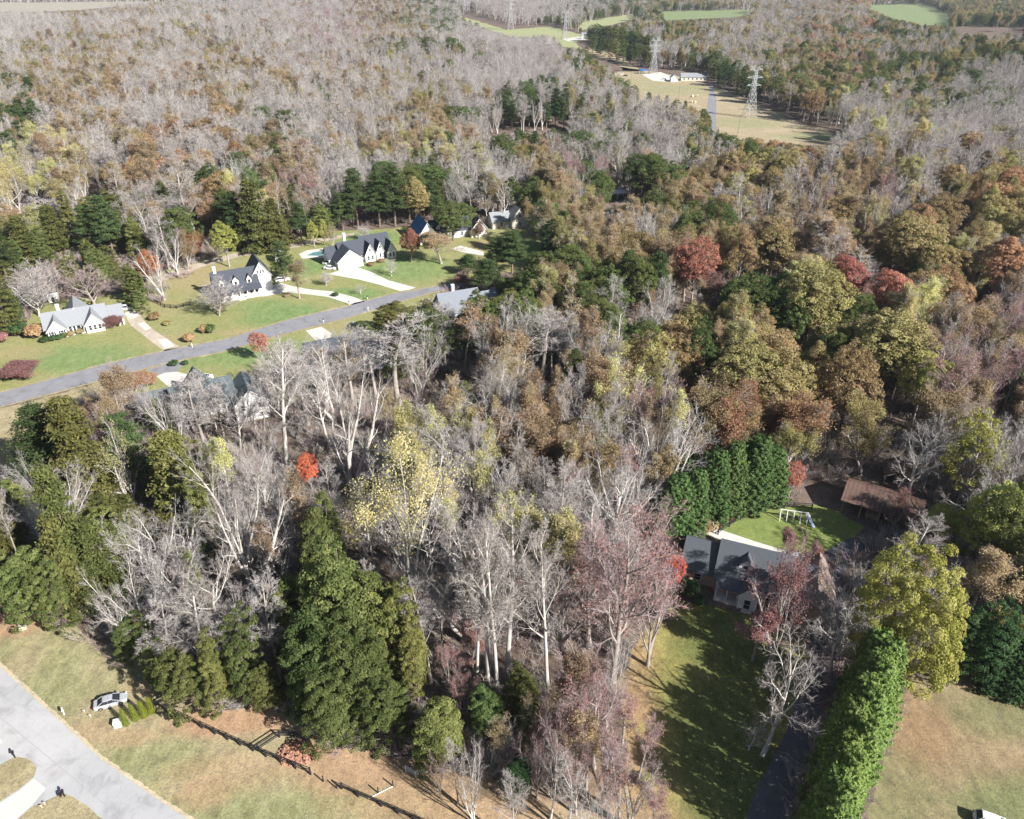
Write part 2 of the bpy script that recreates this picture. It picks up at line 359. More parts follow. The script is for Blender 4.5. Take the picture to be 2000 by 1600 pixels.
def leafy(seed, H=17, Rc=5.2, z0=4, n=95, rc=1.35, per=105, s=.27, shape='round', bump=.22, nj=.55, up=.35, gaps=.06, squash=.75, fill=.25):
    rs = np.random.RandomState(seed); rnd = random.Random(seed)
    C, nn = lobes(rs, n, Rc-rc*.7, z0+rc, H-rc, shape, bump)
    keep = rs.rand(n) > gaps; C = C[keep]; nn = nn[keep]
    m = int(len(C)*fill); zc = (z0+H)/2
    Ci = (C[:m*4:4][:m]-[0, 0, zc])*rs.uniform(.35, .7, (len(C[:m*4:4][:m]), 1))+[0, 0, zc]
    Ca = np.concatenate([C, Ci]); na = np.concatenate([nn, unit(Ci-[0, 0, zc-2])])
    rr = rc*rs.uniform(.7, 1.3, len(Ca))
    q = unit(rs.normal(size=(len(Ca), per, 3))); q[..., 2] = np.abs(q[..., 2])*.9-.25*rs.rand(len(Ca), per)
    q = unit(q*1.0+na[:, None, :]*.55)
    rad = rs.rand(len(Ca), per, 1)**.33
    L = Ca[:, None, :]+q*rad*rr[:, None, None]*np.array([1, 1, squash])
    Nn = unit(q*.9+na[:, None, :]*.35+rs.normal(size=q.shape)*nj+np.array([0, 0, up]))
    L = L.reshape(-1, 3); Nn = Nn.reshape(-1, 3)
    t = np.repeat(rs.rand(len(Ca)), per)*.55+rs.rand(len(L))*.45
    Vl, Fl = leaves(L, Nn, s*rs.uniform(.6, 1.3, len(L)), rs, .65)
    # limbs reach into the clumps
    polys = [([(0, 0, -.3), (.15, .1, H*.25), (0, .2, H*.5), (.1, 0, H*.8)], [H*.02, H*.015, H*.011, H*.004])]
    for c in C[::max(1, len(C)//16)]:
        z = max(z0*.7, c[2]*.45); a = np.array([0, 0.1, z]); mid = a*.5+c*.5+np.array([0, 0, -.4]); polys.append(([tuple(a), tuple(mid), tuple(c)], [.11, .07, .03]))
    Vt, Ft = tubes(polys, 6)
    return (Vt, [Ft]), (Vl, [Fl], np.ones(len(Fl), int), t)
def pine(seed, H=20, Rc=3.6, z0=5, whorls=17, s=.26, per=38, droop=-.05, dens=1.0, power=.55):
    rs = np.random.RandomState(seed); polys = [([(0, 0, -.3), (.1, 0, H*.4), (0, .1, H*.75), (0, 0, H)], [H*.016, H*.012, H*.007, .03])]
    Cs = []; Ns = []; T = []
    for i in range(whorls):
        t = (i+rs.rand()*.5)/whorls; z = z0+(H-z0)*t; r = Rc*((1-t)**power*.95+.12)*rs.uniform(.72, 1.15); nb = rs.randint(4, 7); a0 = rs.rand()*6.28
        for b in range(nb):
            a = a0+b*6.283/nb+rs.normal()*.25; L = r*rs.uniform(.7, 1.2); tip = np.array([math.cos(a)*L, math.sin(a)*L, z+L*(droop+.22*t)+rs.normal()*.25])
            base = np.array([0, 0, z-.2]); polys.append(([tuple(base), tuple((base+tip)/2+[0, 0, .05*L]), tuple(tip)], [.05, .035, .015]))
            nc = max(3, int(6*L/Rc*dens)+1)
            for c in range(nc):
                f = .3+.75*(c+rs.rand())/nc; q = base+(tip-base)*f; side = (rs.rand()-.5)*L*.6*(1-abs(f-.6))
                q = q+np.array([-math.sin(a)*side, math.cos(a)*side, rs.normal()*.1+.1]); k = rs.normal(size=(per, 3))*np.array([.42, .42, .2])*(.8+.25*L/Rc)
                Cs.append(q+k); Ns.append(unit(rs.normal(size=(per, 3))*.5+np.array([math.cos(a)*.3, math.sin(a)*.3, .9]))); T.append(np.full(per, rs.rand()*.5)+rs.rand(per)*.5)
    C = np.concatenate(Cs); Vl, Fl = leaves(C, np.concatenate(Ns), s*rs.uniform(.6, 1.2, len(C)), rs, .42); Vt, Ft = tubes(polys, 5)
    return (Vt, [Ft]), (Vl, [Fl], np.ones(len(Fl), int), np.concatenate(T))
def cypress(seed, H=12, Rc=2.3, n=230, s=.145, per=72, power=.55, plume=.9):
    """dense plumes that point up and out"""
    rs = np.random.RandomState(seed); i = (np.arange(n)+.5)/n; th = np.arange(n)*2.39996+rs.rand()*6
    z = H*(.03+.93*i**1.15); rr = Rc*((1-z/H)**power)*(1+.12*np.sin(th*3+seed)+rs.normal(size=n)*.1)
    C = np.stack([np.cos(th)*rr, np.sin(th)*rr, z], 1); o = np.stack([np.cos(th), np.sin(th), np.zeros(n)], 1); ax = unit(o*.75+np.array([0, 0, .8])+rs.normal(size=(n, 3))*.18)
    f = rs.rand(n, per, 1); L = C[:, None]+ax[:, None]*(f-.35)*plume*(.7+.5*rs.rand(n, 1, 1))+rs.normal(size=(n, per, 3))*(.22*(1.15-f))
    Nn = unit(o[:, None]*.6+rs.normal(size=L.shape)*.45+np.array([0, 0, .9])); L = L.reshape(-1, 3); Nn = Nn.reshape(-1, 3)
    t = np.repeat(rs.rand(n), per)*.35+(f.ravel()*.4)+rs.rand(len(L))*.25
    Vl, Fl = leaves(L, Nn, s*rs.uniform(.6, 1.25, len(L)), rs, .45)
    Vt, Ft = tubes([([(0, 0, -.2), (0, 0, H*.5), (0, 0, H*.92)], [H*.018, H*.01, .03])], 6)
    return (Vt, [Ft]), (Vl, [Fl], np.ones(len(Fl), int), t)
def shrub(seed, H=1.6, Rc=1.1, n=34, per=60, s=.1):
    return leafy(seed, H, Rc, .05, n, .36, per, s, 'round', .15, .5, .4, .03, .9, .3)
def brush(seed, Rr=1.5):
    """thicket of bare stems"""
    rs = np.random.RandomState(seed); rnd = random.Random(seed); tw = []; polys = []
    for k in range(16):
        a = rnd.uniform(0, 6.28); b = Vector((math.cos(a)*rnd.uniform(0, Rr*.6), math.sin(a)*rnd.uniform(0, Rr*.6), -.1)); d = Vector((math.cos(a)*.45, math.sin(a)*.45, 1)).normalized()
        L = rnd.uniform(1.6, 3.4); e = b+d*L; polys.append(([tuple(b), tuple(b.lerp(e, .5)+Vector((0, 0, .1))), tuple(e)], [.03, .02, .01]))
        for j in range(22):
            q = b.lerp(e, rnd.uniform(.2, 1)); dd = (d+Vector((rnd.uniform(-1, 1), rnd.uniform(-1, 1), rnd.uniform(-.2, .6)))).normalized(); l = rnd.uniform(.4, 1.0)
            tw.append((tuple(q), tuple(q+dd*l*.5), tuple(q+dd*l+Vector((0, 0, .1))), .012))
    V, F = tubes(polys, 3); Vr, Fr = ribbons(tw, rs)
    return np.concatenate([V, Vr]), np.concatenate([F, Fr+len(V)])

# ---- leaf and bark colours (sunlit real-world albedo)
LM = dict(
 yellow=leafmat('leaf_yellow', [(0, (.42, .37, .14)), (.5, (.57, .52, .24)), (1, (.68, .64, .36))], hv=.02),
 gold=leafmat('leaf_gold', [(0, (.42, .25, .05)), (.5, (.58, .38, .09)), (1, (.66, .50, .18))], hv=.015),
 lime=leafmat('leaf_lime', [(0, (.25, .26, .06)), (.5, (.43, .44, .12)), (1, (.62, .60, .24))], hv=.012),
 green=leafmat('leaf_green', [(0, (.07, .10, .035)), (.5, (.135, .175, .06)), (1, (.24, .275, .11))], hv=.025),
 olive=leafmat('leaf_olive', [(0, (.23, .185, .08)), (.5, (.37, .305, .14)), (1, (.52, .45, .24))], hv=.03),
 rust=leafmat('leaf_rust', [(0, (.29, .175, .09)), (.5, (.44, .285, .155)), (1, (.57, .42, .27))], hv=.02),
 tan=leafmat('leaf_tan', [(0, (.30, .21, .12)), (.5, (.42, .32, .19)), (1, (.52, .43, .29))], hv=.02),
 red=leafmat('leaf_red', [(0, (.30, .10, .08)), (.5, (.46, .19, .15)), (1, (.58, .32, .26))], hv=.012),
 salmon=leafmat('leaf_salmon', [(0, (.45, .10, .06)), (.5, (.62, .17, .10)), (1, (.72, .28, .18))], hv=.01),
 orange=leafmat('leaf_orange', [(0, (.34, .13, .06)), (.5, (.47, .22, .11)), (1, (.56, .34, .20))], hv=.012),
 wine=leafmat('leaf_wine', [(0, (.24, .12, .11)), (.5, (.36, .20, .18)), (1, (.48, .32, .29))], hv=.012),
 pinetip=leafmat('needle_pine', [(0, (.035, .06, .025)), (.5, (.07, .105, .04)), (1, (.13, .17, .07))], .2, hv=.02),
 cedar=leafmat('needle_cedar', [(0, (.07, .085, .03)), (.5, (.14, .155, .05)), (1, (.25, .26, .095))], .2, hv=.03),
 fresh=leafmat('needle_cypress', [(0, (.075, .125, .035)), (.5, (.175, .26, .07)), (1, (.36, .46, .16))], .25, hv=.01, vv=.15),
 mid=leafmat('needle_mid', [(0, (.04, .075, .028)), (.5, (.09, .15, .05)), (1, (.19, .265, .10))], .2, hv=.01, vv=.15),
 deep=leafmat('needle_deep', [(0, (.025, .05, .02)), (.5, (.055, .10, .04)), (1, (.11, .17, .07))], .15, hv=.015, vv=.2),
 thuja=leafmat('needle_thuja', [(0, (.12, .15, .015)), (.5, (.20, .24, .03)), (1, (.28, .32, .06))], .2, hv=.01, vv=.1))
BK = dict(pale=barkmat('bark_pale', (.42, .39, .35), (.64, .60, .55)), grey=barkmat('bark_grey', (.27, .23, .20), (.46, .41, .37)),
          brown=barkmat('bark_brown', (.15, .11, .09), (.27, .21, .17)))
TW = dict(grey=barkmat('twig_grey', (.31, .28, .265), (.56, .52, .495)), pink=barkmat('twig_pink', (.34, .24, .24), (.49, .38, .38)),
          warm=barkmat('twig_warm', (.38, .33, .27), (.60, .53, .45)), white=barkmat('twig_white', (.30, .265, .24), (.44, .395, .365)))
# ---- prototypes: style -> list of variants
PROTO = {}
def reg(key, geo, bark, twig, leaf, Hr, Rr):
    (Vt, Ft), (Vc, Fc, mi, tint) = geo
    tm = mesh_np('trunk', Vt, Ft, [BK[bark]], smooth=True)
    usedtw = bool((mi == 0).any())
    cm = mesh_np('crown', Vc, Fc, [TW[twig], LM[leaf]] if leaf else [TW[twig]], mi, {'tint': tint})
    V = np.concatenate([Vt, Vc]); nt_ = len(Vt); F = [*Ft, *[f+nt_ for f in Fc]]; nf = sum(len(f) for f in Ft)
    jm = mesh_np('tree', V, F, [BK[bark], TW[twig]]+([LM[leaf]] if leaf else []), np.concatenate([np.zeros(nf, int), mi+1]), {'tint': np.concatenate([np.zeros(nf), tint])})
    # measured height and crown radius
    Hm = float(V[:, 2].max()); Rm = float(np.percentile(np.hypot(Vc[:, 0], Vc[:, 1]), 96))
    PROTO.setdefault(key, []).append(dict(trunk=tm, crown=cm, joined=jm, H=Hm, R=Rm))
sd = 11
for st, ns in (('tall', 1), ('tall', 1), ('spread', 1), ('vase', 1), ('pole', 1), ('vase', 2)):
    sd += 1; g = bare(sd, st, None, ns)
    reg('bare', g, 'pale' if st in ('vase', 'spread') else 'grey', 'grey', None, 20, 5)
    if st in ('tall', 'vase', 'spread'): reg('white', g, 'pale', 'white', None, 20, 5)
for st, ns in (('vase', 1), ('tall', 1)):
    sd += 1; reg('pinkleaf', bare(sd, st, dict(f=.5, n=5, s=.15, top=.35, sp=.36), ns), 'grey', 'pink', 'wine', 20, 5)
for st, ns in (('vase', 1), ('spread', 1), ('tall', 1)):
    sd += 1; reg('pink', bare(sd, st, dict(f=.16, n=4, s=.13, top=.3, sp=.3), ns), 'grey', 'pink', 'wine', 20, 5)
for st, ns in (('tall', 1), ('vase', 1), ('pole', 1)):
    sd += 1; g = bare(sd, st, dict(f=.30, n=5, s=.16, top=.6), ns)
    reg('warm', g, 'grey', 'warm', 'tan', 20, 5); reg('sparseyellow', g, 'pale', 'grey', 'yellow', 20, 5)
for st, ns in (('spread', 1), ('vase', 1)):
    sd += 1; reg('yellow', bare(sd, st, dict(f=.3, n=11, s=.115, top=1.0, sp=.48, cut=.4), ns), 'pale', 'grey', 'yellow', 20, 5)
for st in ('round', 'round'):
    sd += 1; g = bare(sd, st, None, 1 if sd % 2 else 2)
    reg('yardbare', g, 'pale', 'grey', None, 10, 4); reg('yardpink', g, 'grey', 'pink', None, 10, 4); reg('yardgrey', g, 'grey', 'grey', None, 10, 4)
LS = [leafy(41, 17, 5.0, 4.5, n=170, rc=.95, per=85, s=.18, gaps=.2, squash=1.15, nj=.8, up=.6), leafy(42, 16, 5.2, 4, n=160, rc=1.0, bump=.4, per=85, s=.18, gaps=.3, squash=1.2, nj=.8, up=.6), leafy(43, 19, 4.4, 5, shape='egg', n=165, rc=.9, per=80, s=.18, squash=1.3, gaps=.2, nj=.8, up=.6), leafy(44, 16, 4.9, 3.5, n=150, rc=.95, gaps=.35, bump=.45, per=75, s=.18, squash=1.2, nj=.8, up=.6)]
THIN = []
for st in ('tall', 'spread', 'vase'):
    sd += 1; THIN.append(bare(sd, st, dict(f=.8, n=6, s=.16, top=.5, sp=.42)))
for g in LS:
    for k, b in (('lime', 'grey'), ('green', 'brown'), ('olive', 'brown'), ('rust', 'brown')): reg(k, g, b, 'warm', k, 17, 5)
for g in THIN:
    for k, b in (('olive', 'grey'), ('rust', 'grey'), ('tan', 'grey'), ('wine', 'grey')): reg('thin'+k, g, b, 'warm', k, 17, 5)
for g in (LS[2], LS[0]):
    for k in ('red', 'orange', 'salmon'): reg(k, g, 'grey', 'warm', k, 17, 5)
reg('bigyellow', leafy(51, 15, 7.2, 1.2, n=170, rc=1.1, per=250, s=.135, bump=.24, fill=.2, gaps=.1, squash=1.0, nj=.7), 'brown', 'warm', 'lime', 15, 7)
for i in range(3):
    g = pine(60+i, 21, 4.2, 7+i, 13+i); reg('pine', g, 'brown', 'warm', 'pinetip', 20, 4)
    g = pine(70+i, 16, 3.6, 1.0, 19, .3, 26, -.08, 1.2, .65); reg('cedarpine', g, 'brown', 'warm', 'cedar', 16, 4)
for i in range(3):
    g = leafy(80+i, 12.5, 3.6, .3, n=(165, 180, 150)[i], rc=.82, per=150, s=.125, shape=('egg', 'egg', 'round')[i], bump=(.42, .3, .45)[i], nj=.6, up=.3, gaps=.1, squash=.8, fill=.2)
    reg('cedar', g, 'brown', 'warm', 'cedar', 13, 3); reg('magnolia', g, 'brown', 'warm', 'green', 13, 3); reg('holly', g, 'brown', 'warm', 'deep', 13, 3)
for i in range(3):
    g = cypress(90+i); reg('cypress', g, 'brown', 'warm', 'fresh', 12, 2.3); reg('midcypress', g, 'brown', 'warm', 'mid', 12, 2.3); reg('darkcypress', g, 'brown', 'warm', 'deep', 12, 2.3)
reg('thuja', cypress(95, 3.6, .62, 110, .07, 40, .8, .3), 'brown', 'warm', 'thuja', 3.6, .62)
sh2 = bare(101, 'round', dict(f=1.0, n=8, s=.16, top=.5, sp=.4), 2)
for k in ('wine', 'rust'): reg('shrubthin'+k, sh2, 'grey', 'pink', k, 3, 2)
for k in ('green', 'rust', 'wine', 'deep', 'olive', 'tan', 'lime', 'red'):
    reg('shrub'+k, shrub(100), 'brown', 'warm', k, 1.6, 1.1)
# ------------------------------------------------------------------ ground, lawns, roads
mats = {}
mats['floor'] = groundmat('forest_floor', [(.19, .145, .12), (.145, .11, .09), (.24, .19, .16)], [(((.28, .19, .13), (.34, .245, .17)), [(1100, 1580, 18, 7, .7)])])
xs = np.arange(-3600, 3601, 15.0); ys = np.arange(-240, 6001, 15.0)
X, Y = np.meshgrid(xs, ys, indexing='ij'); Z = hgt(X, Y); nx, ny = X.shape
i, j = np.meshgrid(np.arange(nx-1), np.arange(ny-1), indexing='ij'); a = (i*ny+j).ravel()
add('ground', mesh_np('ground', np.stack([X, Y, Z], -1).reshape(-1, 3), [np.stack([a, a+ny, a+ny+1, a+1], 1)], [mats['floor']], smooth=True))['kind'] = 'structure'

TAN = [(.37, .315, .19), (.31, .27, .155), (.41, .345, .225)]
mats['dry'] = groundmat('dry_grass', TAN, [
    (((.22, .235, .11), (.28, .29, .15)), [(-40, 1290, 5, 20, .6), (100, 1340, 5, 9, .65), (300, 1490, 8, 3.5, .7), (420, 1590, 9, 3.5, .8), (650, 1590, 14, 5, .8), (600, 1600, 10, 6, .6), (130, 1350, 4, 6, .5), (520, 1560, 12, 3, .6), (150, 1260, 7, 5, .4), (260, 1330, 8, 3, .4), (560, 1540, 10, 3, .5)]),
    (((.46, .28, .18), (.40, .25, .16)), [(460, 1410, 9, 2.5, .8), (330, 1340, 7, 2, .4), (450, 1510, 9, 3, .35), (15, 1222, 5, 3, .8), (720, 1500, 12, 4, .7), (900, 1560, 16, 6, .6), (255, 1440, 4, 1.5, .35), (400, 1545, 4, 3, .5), (180, 1430, 3, 2, .3)])])
mats['rightfield'] = groundmat('right_field_grass', [(.28, .23, .135), (.24, .20, .115), (.32, .255, .16)], [
    (((.34, .20, .12), (.29, .18, .11)), [(1775, 1410, 6, 8, .55), (1900, 1480, 12, 5, .2)]),
    (((.16, .18, .085), (.20, .215, .10)), [(2000, 1590, 9, 5, .9), (1960, 1400, 7, 4, .5), (1760, 1530, 5, 6, .35), (1720, 1600, 6, 4, .5)])])
mats['lawn'] = groundmat('lawn_grass', [(.25, .27, .105), (.29, .29, .125), (.33, .31, .16)], [
    (((.155, .235, .085), (.215, .295, .12)), [(150, 700, 17, 9, .8), (560, 615, 13, 9, .95), (520, 600, 9, 6, .8), (690, 575, 11, 6, .9), (780, 525, 19, 14, .8), (840, 520, 9, 10, .7), (610, 520, 7, 9, .9), (720, 465, 16, 9, .85), (1020, 490, 12, 12, .9), (530, 690, 30, 9, .8)]),
    (((.40, .31, .18), (.36, .28, .16)), [(40, 690, 9, 5, .5), (340, 665, 8, 5, .5), (490, 650, 10, 3, .7), (390, 540, 12, 14, .6), (310, 600, 8, 8, .4), (640, 640, 10, 3, .4), (950, 480, 8, 8, .6)])], fine=(.86, 1.13))
mats['yard'] = groundmat('yard_grass', [(.17, .225, .065), (.205, .255, .08), (.25, .28, .10)], [(((.33, .26, .12), (.38, .29, .15)), [(1400, 1200, 16, 10, .3)])], fine=(.86, 1.13))
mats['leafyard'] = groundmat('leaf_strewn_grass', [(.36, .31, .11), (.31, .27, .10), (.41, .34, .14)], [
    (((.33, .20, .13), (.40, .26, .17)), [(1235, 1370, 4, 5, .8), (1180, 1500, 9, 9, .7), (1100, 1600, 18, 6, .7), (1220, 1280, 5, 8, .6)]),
    (((.09, .12, .04), (.12, .15, .05)), [(1430, 1270, 10, 16, .85), (1430, 1500, 9, 22, .9)])], fine=(.7, 1.28))  # last spots: green lawn, darkened in colour to deepen the hedge shadow
mats['asphalt'] = groundmat('asphalt', [(.27, .27, .285), (.25, .25, .265), (.29, .29, .305)], [], fine=(.93, 1.07), bs=.1, cracks=.2)
mats['paleroad'] = groundmat('worn_road', [(.43, .43, .435), (.41, .41, .415), (.45, .45, .452)], [(((.48, .475, .47), (.5, .495, .49)), [(40, 1470, 9, 9, .7)])], fine=(.94, 1.05), bs=.1, cracks=.12)
mats['concrete'] = groundmat('concrete', [(.66, .63, .57), (.60, .57, .52), (.70, .67, .61)], [], fine=(.94, 1.05), bs=.1)
mats['darkdrive'] = groundmat('shaded_asphalt', [(.14, .14, .15), (.12, .12, .13), (.16, .16, .17)], [], fine=(.93, 1.07), bs=.1)  # darker copy of asphalt, the shade over the drive put into its colour
mats['dirt'] = groundmat('dirt', [(.50, .43, .35), (.44, .38, .30), (.55, .48, .39)], [], fine=(.85, 1.15))
mats['pale'] = groundmat('pale_straw', [(.55, .47, .33), (.48, .41, .28), (.6, .53, .4)], [], fine=(.85, 1.15))
mats['cleared'] = groundmat('cleared_strip', [(.42, .33, .23), (.34, .30, .18), (.46, .38, .27)], [
    (((.25, .27, .13), (.30, .31, .17)), [(1450, 240, 25, 20, .6), (1330, 175, 40, 30, .5), (1600, 268, 30, 14, .7), (1240, 160, 30, 30, .4)])], fine=(.85, 1.15))
mats['green_far'] = groundmat('far_pasture', [(.19, .25, .115), (.25, .29, .15), (.22, .27, .13)], [], fine=(.8, 1.2))
mats['tan_far'] = groundmat('far_dry_field', [(.42, .38, .30), (.36, .33, .26), (.47, .43, .35)], [], fine=(.9, 1.1))
mats['yellow_far'] = groundmat('far_hay_field', [(.34, .36, .18), (.38, .38, .21), (.31, .34, .16)], [], fine=(.9, 1.1))

sheet('dry_grass_field', [(-260, 1080), (-40, 1150), (60, 1182), (160, 1235), (250, 1290), (350, 1350), (430, 1388), (560, 1370), (620, 1450), (720, 1466), (850, 1500), (1000, 1535), (1180, 1600), (1180, 1760), (-260, 1760)], .004, mats['dry'], rough=.5)
sheet('right_field', [(1690, 1620), (1745, 1380), (1800, 1300), (2010, 1340), (2400, 1420), (2600, 1760), (1640, 1760)], .004, mats['rightfield'], rough=.35)
sheet('left_field', [(-360, 880), (0, 798), (120, 768), (210, 742), (260, 745), (200, 772), (130, 812), (90, 870), (40, 930), (-60, 980), (-360, 1040)], .004, mats['dry'], rough=.5)
sheet('lawn', [(-260, 640), (0, 622), (70, 600), (100, 588), (200, 580), (260, 566), (330, 522), (400, 506), (470, 486), (560, 470), (640, 452), (770, 446), (850, 430), (1010, 430), (1075, 478), (1075, 498), (1010, 530), (920, 545), (850, 561),
               (760, 577), (680, 599), (560, 627), (440, 664), (330, 685), (200, 714), (100, 742), (0, 768), (-260, 836)], .004, mats['lawn'], rough=.5)
sheet('south_lawn', [(330, 708), (440, 685), (560, 650), (680, 620), (770, 592), (850, 569), (905, 575), (850, 625), (760, 660), (640, 690), (610, 740), (570, 790), (500, 780), (420, 770), (300, 775), (240, 765), (250, 735)], .004, mats['lawn'], rough=.4, seed=5)
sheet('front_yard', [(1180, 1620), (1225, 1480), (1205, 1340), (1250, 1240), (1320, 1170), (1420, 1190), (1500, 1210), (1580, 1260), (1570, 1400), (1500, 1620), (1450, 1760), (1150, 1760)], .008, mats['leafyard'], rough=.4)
sheet('back_yard', [(1398, 1040), (1440, 1016), (1500, 992), (1590, 985), (1640, 1000), (1690, 1030), (1660, 1060), (1610, 1080), (1560, 1090), (1500, 1078), (1440, 1060)], .004, mats['yard'], rough=.3)
sheet('shaded_ground', [(1590, 930), (1760, 925), (1790, 1000), (1740, 1070), (1660, 1075), (1690, 1030), (1640, 1000), (1590, 985)], .004, mats['floor'], rough=.3)
# the through road, its pale verge and the drives that join it
UP = [(-300, 835), (0, 767), (100, 741), (200, 713), (330, 684), (440, 663), (560, 626), (680, 598), (760, 576), (850, 560), (905, 551)]
LO = [(905, 562), (850, 569), (770, 592), (680, 620), (560, 650), (440, 685), (330, 707), (200, 741), (100, 768), (0, 794), (-300, 870)]
sheet('road', UP+LO, .016, mats['asphalt'])
sheet('road_verge', [(x, y-2.5) for x, y in UP]+[(x, y+3) for x, y in LO], .010, mats['dry'], rough=.25)
BLU = [(-320, 1010), (0, 1303), (100, 1393), (200, 1485), (300, 1556), (372, 1604), (560, 1760)]
sheet('near_road', BLU+[(100, 1780), (-400, 1780), (-500, 1200)], .016, mats['paleroad'])
sheet('gravel_edge', [(-322, 990), (0, 1291), (103, 1386), (205, 1479), (306, 1551), (380, 1599), (580, 1755), (560, 1760), (0, 1400)], .010, mats['pale'], rough=.12, step=.5)
sheet('road_seam', [(-60, 1352), (280, 1635), (282, 1634), (-60, 1350)], .020, simple('seam', (.385, .385, .39), .9))
sheet('grass_verge', [(-60, 1530), (0, 1494), (30, 1478), (55, 1482), (72, 1500), (66, 1518), (40, 1540), (0, 1566), (-60, 1600)], .022, mats['dry'], rough=.15)
sheet('grass_verge', [(15, 1640), (30, 1604), (62, 1576), (100, 1560), (122, 1549), (150, 1562), (182, 1584), (225, 1622), (250, 1680), (60, 1700)], .022, mats['dry'], rough=.15)
sheet('concrete_drive', [(-80, 1588), (0, 1569), (40, 1543), (66, 1521), (90, 1540), (62, 1574), (28, 1603), (0, 1660), (-80, 1690)], .020, mats['concrete'])
# drives
C = mats['concrete']
sheet('concrete_drive', [(642, 535), (690, 520), (722, 530), (760, 548), (812, 562), (785, 570), (740, 556), (700, 546), (632, 534)], .010, C)
sheet('concrete_drive', [(500, 578), (515, 562), (550, 553), (575, 560), (610, 566), (648, 569), (690, 580), (716, 590), (690, 596), (665, 588), (640, 580), (600, 575), (560, 571), (516, 579)], .010, C)
sheet('concrete_drive', [(305, 735), (322, 728), (345, 726), (372, 733), (392, 745), (372, 757), (343, 762), (325, 752)], .010, C)
sheet('drive_apron', [(285, 722), (330, 709), (372, 700), (345, 726), (322, 728), (305, 735)], .008, mats['asphalt'])
sheet('asphalt_drive', [(242, 612), (262, 604), (278, 622), (300, 645), (352, 678), (322, 686), (286, 660), (255, 635)], .010, mats['dirt'])
sheet('concrete_pad', [(242, 612), (262, 604), (276, 615), (256, 624)], .014, C)
sheet('concrete_pad', [(268, 632), (281, 629), (296, 641), (284, 646)], .014, C)
sheet('concrete_pad', [(308, 664), (326, 662), (342, 676), (322, 681)], .014, C)
sheet('concrete_drive', [(597, 646), (628, 638), (648, 652), (640, 668), (615, 664)], .010, C)
sheet('concrete_drive', [(880, 486), (900, 480), (945, 492), (945, 500), (900, 492)], .010, C)
sheet('dirt_track', [(300, 540), (395, 510), (470, 492), (560, 478), (640, 462), (692, 455), (692, 460), (640, 470), (560, 487), (470, 501), (400, 520), (310, 552)], .010, mats['dirt'], rough=.25)
sheet('concrete_drive', [(1383, 1030), (1402, 1033), (1470, 1056), (1560, 1084), (1625, 1098), (1640, 1112), (1590, 1112), (1500, 1084), (1440, 1066), (1385, 1046)], .012, C)
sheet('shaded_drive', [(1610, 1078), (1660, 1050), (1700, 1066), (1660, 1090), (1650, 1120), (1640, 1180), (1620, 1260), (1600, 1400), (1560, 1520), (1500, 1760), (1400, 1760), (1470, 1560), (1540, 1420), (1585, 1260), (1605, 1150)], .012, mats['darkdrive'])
sheet('straw_bank', [(1345, 1035), (1385, 1015), (1402, 1032), (1383, 1046)], .008, mats['pale'], rough=.2)
sheet('clay_bank', [(1400, 1025), (1425, 1005), (1446, 1003), (1430, 1015), (1404, 1034)], .008, simple('clay', (.50, .27, .15), .95, .2, .6, coord='pos'), rough=.2)
# pool and its deck
sheet('pool_deck', [(584, 496), (600, 489), (640, 484), (656, 488), (655, 499), (630, 504), (590, 505)], .012, C)
sheet('pool_water', [(599, 499), (612, 493), (636, 489), (647, 490), (640, 495), (620, 500)], .020, simple('pool_water', (.12, .28, .32), .15, .1, .5, coord='pos', spec=.5))
# cleared strip under the power line and far fields
sheet('cleared_strip', [(1190, 128), (1262, 138), (1330, 150), (1400, 172), (1470, 196), (1540, 232), (1640, 262), (1660, 290), (1560, 300), (1400, 290), (1330, 262), (1250, 215), (1200, 175)], .02, mats['cleared'], rough=2, step=8)
sheet('cleared_strip', [(1138, 90), (1185, 98), (1258, 140), (1200, 138), (1160, 116)], .02, mats['cleared'], rough=2, step=8)
sheet('far_road', [(1372, 262), (1398, 262), (1399, 190), (1392, 165), (1386, 165), (1384, 190)], .05, mats['asphalt'])
sheet('gravel_lot', [(1254, 146), (1290, 141), (1320, 152), (1300, 160), (1275, 158)], .04, C)
sheet('gravel_lot', [(1098, 76), (1130, 72), (1146, 77), (1110, 81)], .05, C)
sheet('cleared_strip', [(880, 26), (990, 58), (1075, 52), (1150, 72), (1150, 96), (1100, 92), (1000, 72), (900, 42)], .02, mats['yellow_far'], rough=3, step=15)
sheet('hay_field', [(1128, 42), (1240, 27), (1252, 36), (1180, 52), (1130, 60)], .02, mats['yellow_far'], rough=4, step=20)
sheet('green_pasture', [(1284, 22), (1500, 17), (1490, 26), (1430, 34), (1300, 40)], .02, mats['green_far'], rough=4, step=20)
sheet('green_pasture', [(1684, 9), (1800, 6), (1850, 24), (1872, 50), (1800, 50), (1740, 36), (1700, 18)], .02, mats['green_far'], rough=4, step=20)
sheet('pale_field', [(-200, 6), (0, 4), (200, 1), (400, 2), (380, 10), (250, 11), (150, 20), (60, 24), (-200, 22)], .02, mats['tan_far'], rough=4, step=20)
sheet('pale_field', [(340, 24), (410, 27), (410, 32), (330, 30)], .02, mats['tan_far'], rough=4, step=20)
